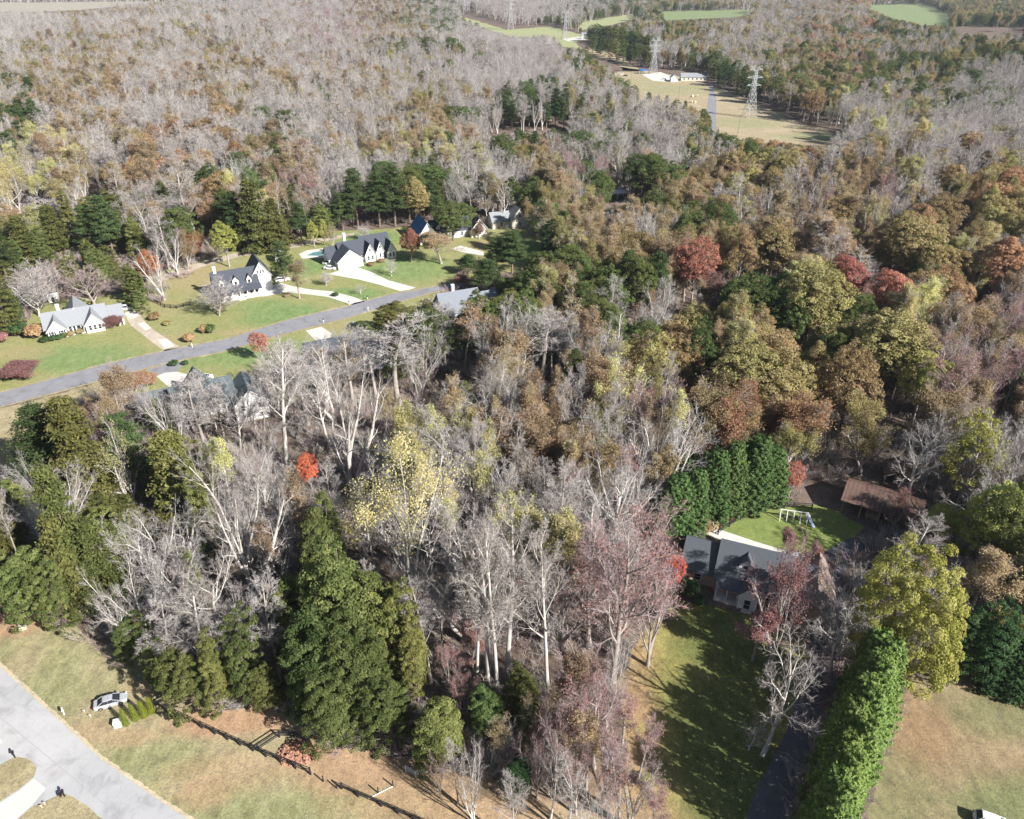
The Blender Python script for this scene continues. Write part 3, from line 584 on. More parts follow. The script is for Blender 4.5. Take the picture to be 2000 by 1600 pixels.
# ------------------------------------------------------------------ houses
white_wall = banded('white_siding', (.78, .77, .74), (.60, .59, .57), 2, 4.2, .6, .04, .12)
cream_wall = banded('cream_siding', (.68, .64, .54), (.52, .49, .42), 2, 4.2, .6, .05, .12)
def brickmat(name, c1, c2, mortar):
    m, nt, out = new_mat(name); tc = N(nt, 'TexCoord'); mp = N(nt, 'Mapping'); mp.inputs['Rotation'].default_value = (R(90), 0, 0)
    nt.links.new(tc.outputs['Object'], mp.inputs[0]); b = N(nt, 'TexBrick'); b.inputs['Scale'].default_value = 4.5
    for k, c in (('Color1', c1), ('Color2', c2), ('Mortar', mortar)): b.inputs[k].default_value = (*c, 1)
    nt.links.new(mp.outputs[0], b.inputs['Vector']); principled(nt, out, b.outputs[0], .9, .2); return m
brick = brickmat('pink_brick', (.50, .31, .25), (.42, .25, .20), (.55, .47, .42))
slate = banded('slate_shingles', (.075, .085, .105), (.045, .05, .062), 2, 5, .85, .14, .16)
navy = banded('charcoal_shingles', (.10, .112, .13), (.06, .07, .08), 2, 5, .85, .12, .16)
teal = banded('teal_shingles', (.105, .13, .14), (.07, .09, .095), 2, 5, .85, .14, .16)
ltgrey = banded('light_grey_shingles', (.29, .305, .32), (.23, .24, .255), 2, 5, .85, .07, .14)
blueroof = banded('blue_metal_roof', (.05, .14, .30), (.035, .09, .2), 0, 2, .5, .1, .08)
brownroof = banded('brown_metal_roof', (.17, .105, .085), (.10, .065, .055), 0, 1.2, .7, .3, .16)
glass = simple('window_glass', (.03, .035, .045), .12, .3, 1, spec=.6)
trim = simple('white_trim', (.82, .81, .79), .5, .03)
darktrim = simple('dark_shutter', (.05, .05, .055), .6)
deckwood = simple('deck_boards', (.42, .36, .29), .8, .2, 2)
class House:
    def __init__(s, label, cat, px, py, rz, wall=white_wall, roof=slate, name='house', group=None):
        g = G(px, py); s.t = thing(name, label, cat, (g.x, g.y, 0), R(rz), group); s.wall = wall; s.roof = roof
    def w2l(s, px, py, z=0):
        g = G(px, py, z)-s.t.location; c, n = math.cos(-s.t.rotation_euler.z), math.sin(-s.t.rotation_euler.z)
        return g.x*c-g.y*n, g.x*n+g.y*c
    def wing(s, x0, x1, y0, y1, zw, zr, axis='x', ov=.45, wall=None, roof=None, open_=False, thick=.16):
        def T(a, b, z): return (a, b, z) if axis == 'x' else (b, a, z)
        a0, a1, b0, b1 = (x0, x1, y0, y1) if axis == 'x' else (y0, y1, x0, x1); bm_ = (b0+b1)/2
        if not open_:
            m = MB(); r = [(b0, -.4), (b1, -.4), (b1, zw), (bm_, zr-.02), (b0, zw)]
            A = [T(a0, b, z) for b, z in r]; B = [T(a1, b, z) for b, z in r]; m.poly(A); m.poly(B[::-1])
            for i in range(5): m.poly([A[i], A[(i+1) % 5], B[(i+1) % 5], B[i]])
            m.build('wall', wall or s.wall, s.t)
        m = MB(); sl_ = (zr-zw)/(bm_-b0); e = ov
        for sg, bb in ((-1, b0), (1, b1)):
            be = bb+sg*e; ze = zw-sl_*e+.03
            p = [T(a0-e, be, ze), T(a1+e, be, ze), T(a1+e, bm_, zr+.03), T(a0-e, bm_, zr+.03)]
            m.hexa(p+[(q[0], q[1], q[2]+thick) for q in p])
        ro = m.build('roof', roof or s.roof, s.t)
        for aa in (a0-e+.02, a1+e-.06):   # rake boards under the roof edge at the gables
            m = MB()
            for sg, bb in ((-1, b0), (1, b1)):
                be = bb+sg*(e-.03); ze = zw-sl_*e; q = [T(aa, be, ze-.2), T(aa+.04, be, ze-.2), T(aa+.04, bm_, zr-.2), T(aa, bm_, zr-.2)]
                m.hexa(q+[(v[0], v[1], v[2]+.21) for v in q])
            m.build('rake_board', trim if (wall or s.wall) is not brownroof else deckwood, ro)
        return ro
    def win(s, x, y, z, w_=1.0, h=1.4, f='f', shut=False, parent=None, name='window'):
        def T(a, o, zz):   # a along the wall, o outwards
            return {'f': (x+a, y-o, zz), 'b': (x-a, y+o, zz), 'r': (x+o, y+a, zz), 'l': (x-o, y-a, zz)}[f]
        def bx(m, a0, a1, o0, o1, z0, z1):
            m.hexa([T(a0, o0, z0), T(a1, o0, z0), T(a1, o1, z0), T(a0, o1, z0), T(a0, o0, z1), T(a1, o0, z1), T(a1, o1, z1), T(a0, o1, z1)])
        m = MB(); t = .1
        bx(m, -w_/2-t, -w_/2, -.02, .06, z-t, z+h+t); bx(m, w_/2, w_/2+t, -.02, .06, z-t, z+h+t)
        bx(m, -w_/2, w_/2, -.02, .06, z+h, z+h+t); bx(m, -w_/2, w_/2, -.02, .07, z-t, z); bx(m, -w_/2, w_/2, -.01, .045, z+h/2-.03, z+h/2+.03)
        wo = m.build(name, trim, parent or s.t)
        m = MB(); bx(m, -w_/2, w_/2, -.015, .03, z, z+h); m.build('pane', glass, wo)
        if shut:
            for sg in (-1, 1):
                m = MB(); a = sg*(w_/2+.32); bx(m, a-.18, a+.18, -.01, .05, z-.05, z+h+.05); m.build('shutter', darktrim, wo)
        return wo
    def dormer(s, x, y0, z0, w_=1.8, h=1.5, pk=.9, depth=3.2):
        m = MB(); r = [(x-w_/2, z0), (x+w_/2, z0), (x+w_/2, z0+h), (x, z0+h+pk), (x-w_/2, z0+h)]
        A = [(a, y0, z) for a, z in r]; B = [(a, y0+depth, z) for a, z in r]; m.poly(A); m.poly(B[::-1])
        for i in range(5): m.poly([A[i], A[(i+1) % 5], B[(i+1) % 5], B[i]])
        d = m.build('dormer', s.wall if s.wall is not brick else trim, s.t); m = MB(); e = .22
        for sg in (-1, 1):
            xe = x+sg*(w_/2+e); ze = z0+h-pk/(w_/2)*e+.03
            p = [(xe, y0-e, ze), (xe, y0+depth, ze), (x, y0+depth, z0+h+pk+.03), (x, y0-e, z0+h+pk+.03)]; m.hexa(p+[(q[0], q[1], q[2]+.1) for q in p])
        m.build('dormer_roof', s.roof, d)
        m = MB(); m.box(x-.42, x+.42, y0-.05, y0+.02, z0+.25, z0+1.35); wd = m.build('window', trim, d) if False else None
        m = MB(); m.box(x-.38, x+.38, y0-.06, y0+.02, z0+.3, z0+1.3); m.build('pane', glass, d)
    def slab(s, name, x0, x1, y0, y1, z0, z1, mat): return MB().box(x0, x1, y0, y1, z0, z1).build(name, mat, s.t)
    def shed_roof(s, x0, x1, y0, y1, z0, z1, name='porch_roof'):   # y0 low edge at z0, y1 high edge at z1
        p = [(x0, y0, z0), (x1, y0, z0), (x1, y1, z1), (x0, y1, z1)]; return MB().hexa(p+[(q[0], q[1], q[2]+.14) for q in p]).build(name, s.roof, s.t)
    def posts(s, xs_, y, z0, z1, r=.09):
        for x in xs_: MB().box(x-r, x+r, y-r, y+r, z0, z1).build('post', trim, s.t)
    def door(s, x, y, w_=1.0, h=2.1, f='f', mat=None, z=0):
        d = s.win(x, y, z+.1, w_, h, f, name='door'); return d
    def garage_door(s, x, y, w_=2.6, h=2.2, f='f'):
        if f == 'f': b = MB().box(x-w_/2, x+w_/2, y-.05, y+.02, 0, h)
        else: b = MB().box(x-.02, x+.05, y-w_/2, y+w_/2, 0, h)
        b.build('garage_door', trim, s.t)
    def chimney(s, x, y, z0, z1, mat=None, w_=.9):
        c = MB().box(x-w_/2, x+w_/2, y-w_/2, y+w_/2, z0, z1).build('chimney', mat or s.wall, s.t)
        MB().box(x-w_/2-.1, x+w_/2+.1, y-w_/2-.1, y+w_/2+.1, z1, z1+.15).build('chimney_cap', darktrim if mat is brick else trim, c)

# near house with charcoal roof (front faces down and left in the picture)
h = House('near brick house with charcoal roof and one white dormer', 'house', 1343, 1141, -22, brick, navy)
h.wing(-1.5, 4.6, .8, 9.6, 3.2, 6.6)
h.wing(4.6, 17.5, 0, 10.2, 3.4, 8.0)
h.wing(17.5, 21.0, .9, 9.8, 3.2, 6.8)
h.wing(17.8, 24.2, -3.6, 9.0, 3.2, 6.8, 'y', wall=brick, roof=banded('tan_shingles', (.27, .205, .175), (.19, .14, .12), 2, 5, .85, .14, .16))
h.dormer(9.2, 1.9, 4.7, 2.3, 1.4, 1.2, 3.6)
h.wing(9.0, 12.2, -2.4, 3.0, 3.1, 4.9, 'y', .3, trim)
h.shed_roof(4.9, 9.0, -1.9, .2, 2.75, 3.5); h.posts((5.1, 7.0, 8.8), -1.7, 0, 2.75)
h.posts((9.2, 12.0), -2.6, 0, 3.0, .14)
h.slab('porch_floor', 4.9, 12.2, -2.3, -.02, -.2, .35, C)
h.slab('steps', 9.8, 11.6, -3.4, -2.42, -.1, .2, C)
for x in (5.6, 8.2, 14.0, 16.2): h.win(x, 0, 1.0, .95, 1.5)
h.door(10.6, -2.4); h.win(1.4, .8, 1.0, 1.2, 1.4); h.win(21, -3.6, 1, 1.3, 1.4); h.win(24.2, 0, 1, .8, 1.3, 'r'); h.win(24.2, 4, 1, .8, 1.3, 'r')
h.chimney(19, 6.2, 5.0, 8.3, brick)
# left ranch house
h = House('long white ranch house with light grey roof at the far left', 'house', 93, 664, 28, white_wall, ltgrey)
h.wing(0, 17, 1.4, 10.4, 2.8, 6.2); h.wing(.6, 5.6, -.3, 6, 2.8, 5.7, 'y'); h.wing(10.8, 15.8, -.7, 6, 2.9, 6.0, 'y')
h.wing(5.5, 12.0, 6, 16, 2.8, 6.6, 'y'); h.wing(17, 21.5, 2.2, 9.6, 2.7, 5.2)
for x in (1.8, 4.4): h.win(x, -.3, .9, .7, 1.4, shut=True)
for x in (12.0, 13.3, 14.6): h.win(x, -.7, .9, .7, 1.5)
for x in (6.6, 7.8, 10.0): h.win(x, 1.4, .8, .8, 1.5)
h.door(8.9, 1.4); h.slab('porch_floor', 5.7, 10.7, .1, 1.38, -.1, .25, C); h.posts((6.2, 8.2, 10.2), .35, .25, 2.7)
h.posts((17.3, 18.6, 20.0, 21.2), 1.2, 0, 2.5, .16); h.shed_roof(17.1, 21.8, .9, 2.3, 2.5, 2.85); h.chimney(4.5, 8.0, 5, 7.4)
for x in (18.0, 19.4, 20.7): h.win(x, 2.2, .5, .8, 1.7)
# farmhouse with dormers
h = House('white farmhouse with dark roof, three dormers and a long front porch', 'house', 428, 592, 28, white_wall, slate)
h.wing(0, 14.0, 2.2, 10.6, 3.0, 8.4); h.wing(12.4, 18.8, 4.6, 14.5, 5.6, 10.2, 'y'); h.shed_roof(-.4, 14.6, -.3, 2.4, 2.7, 3.7)
h.posts((0, 2.4, 4.8, 7.2, 9.6, 12, 14.2), 0, .3, 2.7); h.slab('porch_floor', -.2, 14.4, -.2, 2.18, -.3, .3, trim); h.slab('steps', 6.2, 8.6, -1.3, -.22, -.2, .15, C)
h.slab('railing', -.1, 5.9, -.12, -.06, .35, 1.15, trim); h.slab('railing', 8.9, 14.3, -.12, -.06, .35, 1.15, trim)
for x in (2.2, 6.8, 11.2): h.dormer(x, 3.0, 4.0, 2.0 if x == 6.8 else 1.5, 1.7, 1.2)
for x in (1.6, 4.0, 9.2, 11.2, 13.0): h.win(x, 2.2, .7, .9, 1.7)
h.door(7.2, 2.2); h.win(14.7, 4.6, 6.2, .55, 1.1); h.win(15.6, 4.6, 6.2, .55, 1.1); h.win(16.5, 4.6, 6.2, .55, 1.1); h.garage_door(16.8, 4.6)
h.chimney(1.2, 6.4, 6.5, 10.2)
# house by the pool
h = House('white house with dark slate roof and wide white driveway beside the pool', 'house', 662, 528, 30, white_wall, slate)
h.wing(0, 9.5, 0, 9, 3.2, 7.0, 'y'); h.wing(3, 13, 4.5, 12.5, 3.2, 7.4); h.wing(12, 23, 5.5, 14, 3.4, 8.0); h.wing(-1.6, 3, 6, 12.5, 3.0, 6.2)
h.wing(11.6, 15.6, 2.8, 9, 3.3, 6.9, 'y'); h.wing(16.4, 19.4, 3.8, 9, 3.4, 6.8, 'y'); h.wing(20.4, 23.8, 2.6, 10, 3.3, 6.4, 'y')
h.garage_door(2.8, 0); h.garage_door(6.5, 0)
for x, y in ((10.4, 4.5), (12.8, 2.8), (14.4, 2.8), (17.9, 3.8), (21.4, 2.6), (22.8, 2.6)): h.win(x, y, .8, .7, 1.5)
h.win(17.9, 3.8, 4.2, .7, 1.0); h.win(13.6, 2.8, 4.2, .7, 1.0); h.door(19.9, 5.5); h.chimney(7, 12, 6, 9.4)
# blue roof house
h = House('white house with bright blue roof half hidden behind the red maple', 'house', 826, 478, 24, white_wall, blueroof)
h.wing(-1, 5.5, 0, 12, 4.4, 8.6, 'y'); h.wing(5.5, 22, 3, 11, 3.2, 7.2, 'x', roof=slate); h.wing(21, 28, 0, 11, 3.4, 7.6, 'y', wall=cream_wall, roof=slate)
h.win(2.2, 0, 1, .9, 1.5); h.win(24.5, 0, 1, 1.4, 1.8); h.win(24.5, 0, 4.4, .8, 1.1)
for x in (8, 13, 18): h.dormer(x, 3.8, 3.8, 1.5, 1.2, .9)
for x in (8, 11, 14, 18): h.win(x, 3, .8, .8, 1.5)
# teal roof house behind the left wood, its back to the camera
h = House('white house with teal grey roof seen through bare trees', 'house', 352, 842, 27, white_wall, teal)
h.wing(-7, 2, 4, 12, 5.2, 8.0); h.wing(0, 14, 0, 11, 5.4, 9.2); h.wing(3.5, 9.5, 8, 16, 4.6, 8.4, 'y'); h.wing(13, 21, -3, 7, 5.2, 8.6, 'y')
h.slab('deck', 4, 12, -3.4, -.05, 2.4, 2.6, deckwood); h.posts((4.2, 8, 11.8), -3.2, 0, 2.4)
for x in (2, 5, 8, 11): h.win(x, 0, 3.3, .9, 1.4); h.win(x, 0, .7, .9, 1.3)
for x in (15, 19): h.win(x, -3, 3.2, .9, 1.4); h.win(x, -3, .6, .9, 1.3)
# grey roof house right of the road end
h = House('house with plain light slate roof beyond the wood, right of the road end', 'house', 868, 632, 24, white_wall, banded('weathered_grey_shingles', (.22, .24, .27), (.16, .175, .2), 2, 5, .85, .1, .14))
h.wing(0, 13, 0, 10, 3.2, 8.0); h.wing(12.6, 19, 1, 9, 3.0, 6.4); h.chimney(6, 8, 6, 9)
for x in (2, 5, 8, 11): h.win(x, 0, .9, .9, 1.4)
# dark roof house amid the bare trees
h = House('white house with near black roof hidden among bare trees, below the road driveway', 'house', 612, 742, 27, white_wall, slate)
h.wing(0, 16, 0, 10, 4.6, 8.8); h.wing(13, 21, -3, 8, 4.6, 8.0, 'y'); h.slab('deck', 15, 24, -6.5, -3.1, 2.4, 2.6, trim); h.posts((15.2, 19, 23.8), -6.3, 0, 2.4)
for x in (2, 5, 8, 11): h.win(x, 0, 3, .9, 1.4)
for x in (15, 19): h.win(x, -3, 2.9, 1, 1.5)
h = House('low white sided house showing one pale wall deep in the wood', 'house', 1075, 712, 30, white_wall, slate)
h.wing(0, 12, 0, 9, 4.4, 6.6)
for x in (1.5, 3.6, 5.7, 7.8, 9.9): h.win(x, 0, 1.6, .8, 1.8)
h = House('cream gabled house behind yellow green trees above the dark cone tree', 'house', 1000, 447, 20, cream_wall, ltgrey)
h.wing(0, 7, 0, 9, 4.6, 8.4, 'y'); h.wing(-8, 0, 2, 9, 3.2, 6.2); h.win(3.5, 0, 1, 1, 1.5); h.win(3.5, 0, 4.6, .9, 1.2); h.win(-4, 2, 1, 1, 1.4)
h = House('small grey metal roofed outbuilding in the wood below the carport', 'shed', 1228, 436, -8, cream_wall, ltgrey, name='shed')
h.wing(0, 8, 0, 6, 3, 4.6); h.door(4, 0)
# carport
h = House('open white carport with flat roof in the middle wood', 'carport', 1184, 392, 12, white_wall, trim, name='carport')
h.slab('roof', 0, 11, 0, 7, 2.9, 3.1, trim); h.posts((.3, 5.5, 10.7), .3, -.1, 2.9, .1); h.posts((.3, 5.5, 10.7), 6.7, -.1, 2.9, .1); h.slab('wall', 8.2, 10.2, 7.1, 7.3, -.1, 4.6, trim)
# barns right of the yard
h = House('long open pole barn with weathered brown metal roof behind the shaded yard', 'barn', 1640, 1000, -32, deckwood, brownroof, name='pole_barn')
h.wing(0, 14, 0, 8.5, 3.2, 5.0, 'x', .4, brownroof, brownroof, open_=True); h.slab('back_wall', .1, 13.9, 8.3, 8.45, -.1, 3.2, simple('barn_boards', (.16, .11, .09), .9))
for x in (.2, 3.6, 7, 10.4, 13.8): MB().box(x-.1, x+.1, .1, .3, -.1, 3.25).build('post', deckwood, h.t)
h = House('small open shed with pale gable trim beyond the pole barn', 'shed', 1724, 946, -22, deckwood, brownroof, name='shed')
h.wing(0, 6, 0, 5.5, 2.6, 4.4, 'y', .4, brownroof, brownroof, open_=True)
MB().box(0, 6, 5.3, 5.45, -.1, 2.6).build('back_wall', simple('shed_boards', (.1, .07, .06), .9), h.t)
for x in (.1, 5.9): MB().box(x-.1, x+.1, .1, .3, -.1, 2.6).build('post', deckwood, h.t)
h = House('small white garden shed beside the farmhouse', 'shed', 539, 514, 25, white_wall, trim, name='shed'); h.wing(0, 3.4, 0, 4, 3.2, 4.8, 'y', .25); h.door(1.7, 0, .9, 1.9)
h = House('tiny white outbuilding behind the left ranch house', 'shed', 96, 592, 20, white_wall, trim, name='shed'); h.wing(0, 2.8, 0, 2.8, 1.9, 2.6, 'x', .2); h.door(1.4, 0, .8, 1.7)
h = House('low long house with pale grey front by the gravel lot under the pylons', 'house', 1330, 158, -3, cream_wall, ltgrey); h.wing(0, 24, 0, 9, 3.4, 6.4)
for x in (3, 7, 11, 15, 19, 22): h.win(x, 0, 1, 1.3, 1.6)
h = House('small white gabled garage beside the gravel lot under the pylons', 'garage', 1310, 160, -3, white_wall, trim, name='garage'); h.wing(0, 6.5, 0, 9, 3.6, 6.2, 'y'); h.garage_door(3.2, 0)
for (px, py, lb, n_) in ((1196, 16, 'far white farm building behind the central pasture', 10), (1385, 16, 'far white barn at the back edge of the long green pasture', 14), (1414, 12, 'far pale house above the long green pasture', 10),
                        (1530, 9, 'far white house at the top edge, right of the long pasture', 22), (1612, 4, 'small far white house at the top edge above the bare wood', 12), (1734, 6, 'small far white house above the right pasture', 12),
                        (1124, 38, 'far white farmhouse left of the hay field', 22), (886, 15, 'tiny far white shed in the dark tree edge by the upper pylons', 10), (430, 12, 'small far white building at top left right of the pale field', 12),
                        (1136, 76, 'small white building beside the gravel lot of the third pylon', 8), (1330, 122, 'low white roofed building among the trunks behind the pylon lot', 14)):
    h = House(lb, 'building', px, py, 0, white_wall, ltgrey, name='farm_building'); h.wing(0, n_, 0, 9, 5, 8)
# ------------------------------------------------------------------ pylons, poles, vehicles, fences and small things
steel = simple('galvanised_steel', (.44, .45, .46), .5, .08, .3, metal=.1)
black = simple('black_paint', (.028, .028, .032), .6, .2, 3)
blackwood = simple('black_fence_boards', (.025, .025, .03), .8, .3, 2)
poleb = simple('pole_wood', (.26, .20, .16), .9)
rubber = simple('tyre_rubber', (.02, .02, .02), .8)
chrome = simple('rim_metal', (.55, .55, .56), .3, .05, 1, metal=.8)
redlamp = simple('tail_lamp', (.35, .02, .02), .3); whitelamp = simple('head_lamp', (.8, .8, .78), .2)
def pylon(px, py, top, label, rz=0):
    g = G(px, py); H = height_for(px, py, top); t = thing('pylon', label, 'pylon', (g.x, g.y, 0), rz, 'power line pylons'); k = H/40
    lv = [(0, 4.6), (7, 3.6), (13, 2.8), (18, 2.1), (22, 1.55), (25, 1.3), (29, 1.2), (33, 1.15), (37, 1.0)]; lv = [(z*k, w_*k) for z, w_ in lv]
    m = MB(); rl, rb = .17*k, .10*k
    for (z0, w0), (z1, w1) in zip(lv, lv[1:]):
        c0 = [Vector((sx*w0, sy*w0, z0)) for sx, sy in ((-1, -1), (1, -1), (1, 1), (-1, 1))]; c1 = [Vector((sx*w1, sy*w1, z1)) for sx, sy in ((-1, -1), (1, -1), (1, 1), (-1, 1))]
        for i in range(4):
            m.bar(c0[i], c1[i], rl); m.bar(c0[i], c1[(i+1) % 4], rb); m.bar(c0[(i+1) % 4], c1[i], rb); m.bar(c1[i], c1[(i+1) % 4], rb)
    m.build('lattice_tower', steel, t)
    for z, wd, wt in ((25, 1.3, 6.6), (31, 1.2, 7.4), (37, 1.0, 6.0)):
        m = MB(); z *= k; wd *= k; wt *= k
        for sx in (-1, 1):
            tip = Vector((sx*wt, 0, z+.2*k))
            for sy in (-1, 1): m.bar((sx*wd, sy*wd, z), tip, rl*.8); m.bar((sx*wd, sy*wd, z+1.9*k), tip, rb)
            m.bar((sx*wd*.5+tip.x*.5, 0, z), (sx*wd*.5+tip.x*.5, 0, z+1.1*k), rb)
        ca = m.build('crossarm', steel, t)
        for sx in (-1, 1): MB().bar((sx*wt, 0, z+.1*k), (sx*wt, 0, z-2.2*k), .13*k, k=6).build('insulator', simple('insulator', (.3, .25, .22), .4) if 'insm' not in mats else mats['insm'], ca)
    m = MB()
    for sx in (-1, 1):
        for q in (2.9, 5.2): m.bar((sx*1.0*k, 0, 37*k), (sx*q*k, 0, H), rb*1.2)
        m.bar((sx*2.9*k, 0, H), (sx*5.2*k, 0, H), rb)
    m.build('peak', steel, t)
mats['insm'] = simple('insulator', (.3, .25, .22), .4)
for a in ((1463, 229, 129, 'nearest steel lattice pylon, tall with three crossarms beside the cleared strip', R(15)), (1275, 144, 74, 'pylon rising from the gravel lot, second nearest of the line', R(12)),
          (1103, 77, 21, 'third pylon with slender mast beside the small gravel pad and hay field', R(8)), (997, 58, -4, 'fourth pylon against the purple grey wood, its foot on pale grass', R(8)),
          (910, 28, -28, 'far pylon at the top edge, only its lower lattice showing', R(5)), (272, 33, -12, 'lone pale pylon at upper left in front of the pale field', R(0))): pylon(*a)
def upole(px, py, h_, label):
    g = G(px, py); t = thing('utility_pole', label, 'utility pole', (g.x, g.y, 0), R(30), 'wooden utility poles'); MB().bar((0, 0, -.3), (0, 0, h_), .2, .13, 7).build('pole', poleb, t)
    MB().bar((-1.2, 0, h_-.8), (1.2, 0, h_-.8), .09).build('crossarm', poleb, t)
for a in ((1441, 262, 11, 'dark wooden utility pole below the nearest pylon'), (1325, 195, 10, 'wooden utility pole in the middle of the cleared strip'), (1232, 165, 10, 'wooden utility pole left of the gravel lot'),
          (231, 524, 9.5, 'short wooden utility pole by the dark pines left of the orange tree')): upole(*a)
# ---- vehicles
def car(px, py, ang, paint, label, L=4.7, suv=False, group=None, name='parked_car'):
    g = G(px, py); t = thing(name, label, 'car', (g.x, g.y, .02), R(ang), group); W = .9; hr = 1.68 if suv else 1.44; b = .95 if suv else .88
    def loft(secs, nm, mat, par, sm=True):   # secs: x, half width bottom, half width top, z bottom, z top
        m = MB(); rings = []
        for x, wb, wt, z0, z1 in secs:
            zm = z0+(z1-z0)*.55; rings.append([(x, -wb, z0), (x, -max(wb, wt)*1.0, zm), (x, -wt, z1-.05), (x, -wt*.82, z1), (x, wt*.82, z1), (x, wt, z1-.05), (x, max(wb, wt), zm), (x, wb, z0)])
        n = 8; i0 = len(m.v)
        for r in rings: m.v += r
        for i in range(len(rings)-1):
            for j in range(n): m.f.append([i0+i*n+j, i0+i*n+(j+1) % n, i0+(i+1)*n+(j+1) % n, i0+(i+1)*n+j])
        m.f.append([i0+j for j in range(n)]); m.f.append([i0+(len(rings)-1)*n+j for j in reversed(range(n))])
        return m.build(nm, mat, par, smooth=False)
    h2 = L/2
    body = loft([(-h2, W*.78, W*.74, .38, .72), (-h2+.12, W*.94, W*.88, .28, b+.04), (-h2+.75, W, W*.92, .22, b+.07), (-.9, W, W*.94, .2, b+.06), (.75, W, W*.94, .2, b+.04), (h2-.75, W*.98, W*.88, .22, b-.06), (h2-.18, W*.9, W*.8, .28, b-.2), (h2, W*.72, W*.66, .36, .62)], 'body', paint, t)
    r0, r1 = (-h2+.28, -h2+.8) if suv else (-h2+.62, -h2+1.35)
    loft([(r0, W*.82, W*.80, b-.02, b+.10), (r1, W*.86, W*.68, b-.05, hr-.06), (-.2, W*.88, W*.70, b-.05, hr-.03), (.35, W*.88, W*.68, b-.05, hr-.08), (1.35, W*.86, W*.78, b-.08, b+.05)], 'cabin_glass', glass, t)
    loft([(r1+.02, W*.6, W*.64, hr-.1, hr-.035), (r1+.3, W*.69, W*.68, hr-.1, hr+.01), (.05, W*.69, W*.68, hr-.1, hr+.005), (.42, W*.6, W*.64, hr-.14, hr-.07)], 'roof', paint, t)
    for sy in (-1, 1):
        m = MB(); m.bar((r1+.0, sy*W*.72, hr-.06), (r0+.0, sy*W*.83, b+.08), .04); m.bar((-.25, sy*W*.72, hr-.05), (-.25, sy*W*.87, b), .035); m.bar((.42, sy*W*.70, hr-.09), (1.35, sy*W*.84, b+.02), .035); m.build('pillar', paint, t)
        MB().box(1.0, 1.22, sy*W-.02 if sy > 0 else -W-.16, sy*W+.16 if sy > 0 else -W+.02, b-.02, b+.13).build('mirror', paint, t)
        for x in (-h2+.95, h2-.95):
            w_ = MB().bar((x, sy*(W-.2), .33), (x, sy*(W+.015), .33), .34, k=16).build('wheel', rubber, t)
            MB().bar((x, sy*(W-.1), .33), (x, sy*(W+.03), .33), .21, k=10).build('rim', chrome, w_)
        MB().box(h2-.24, h2-.06, sy*.62-.17, sy*.62+.17, .58, .70).build('headlight', whitelamp, t); MB().box(-h2-.01, -h2+.16, sy*.62-.18, sy*.62+.18, .66, .82).build('tail_lamp', redlamp, t)
    return t
silver = simple('silver_paint', (.46, .48, .50), .3, .03, 1, metal=.15, spec=.6); wpaint = simple('white_paint', (.80, .80, .80), .25, .02, 1, spec=.5); dpaint = simple('dark_paint', (.05, .055, .07), .3)
car(218, 1374, 23, silver, 'silver saloon car parked on dry grass above the row of small cone shrubs')
car(247, 605, 12, wpaint, 'white car on the drive beside the round evergreen by the left ranch house', 4.8, True)
car(645, 526, -12, wpaint, 'white car at the left end of the wide driveway, nearer of two', 4.7)
car(643, 517, -12, wpaint, 'white car tucked against the pool house garage, farther of two', 4.7, True)
car(552, 549, 24, wpaint, 'white pickup shaped car beside the dark evergreen at the farmhouse drive', 5.2, True)
car(400, 741, 30, wpaint, 'white car half hidden at the right end of the white driveway above the teal roof', 4.6)
car(1940, 1614, -25, wpaint, 'white car cut off by the bottom edge on the right field', 5.0, True)
car(1298, 156, 5, wpaint, 'white car parked on the gravel lot under the pylon', 5.0, True)
car(1213, 146, 5, wpaint, 'white car left of the blue canopy in the far clearing', 5.0, True)
car(1222, 149, -8, dpaint, 'dark car left of the blue canopy in the far clearing', 4.8)
car(1552, 1093, -20, simple('blue_grey_paint', (.32, .36, .40), .3), 'grey car behind the near house, glimpsed through the pinkish trees', 4.7)
g = G(1255, 144); t = thing('canopy', 'bright blue canopy on posts beside the pylon lot', 'canopy', (g.x, g.y, 0), R(5))
MB().hexa([(-4, -2.6, 3), (4, -2.6, 3), (4, 0, 4.2), (-4, 0, 4.2), (-4, -2.6, 3.12), (4, -2.6, 3.12), (4, 0, 4.32), (-4, 0, 4.32)]).hexa([(-4, 0, 4.2), (4, 0, 4.2), (4, 2.6, 3), (-4, 2.6, 3), (-4, 0, 4.32), (4, 0, 4.32), (4, 2.6, 3.12), (-4, 2.6, 3.12)]).build('cover', simple('blue_fabric', (.03, .12, .38), .7), t)
for x in (-3.8, 3.8):
    for y in (-2.4, 2.4): MB().bar((x, y, -.1), (x, y, 3.05), .08).build('post', trim, t)
# hay bales in the cleared strip
hay = simple('hay', (.62, .52, .36), .95, .2, 1.5)
for k, (px, py) in enumerate(((1352, 190), (1361, 189), (1357, 201), (1350, 201))):
    g = G(px, py); o = MB().bar((-.9, 0, .9), (.9, 0, .9), .95, k=14).build('hay_bale', hay); o.location = (g.x, g.y, 0); o.rotation_euler = (0, 0, .5+k*.7)
    tag(o, ('round pale hay bale in the cleared strip, far left of four', 'round pale hay bale in the cleared strip, far right of four', 'round pale hay bale in the cleared strip, near right of four', 'round pale hay bale in the cleared strip, near left of four')[k], 'hay bale', 'hay bales in the cleared strip')
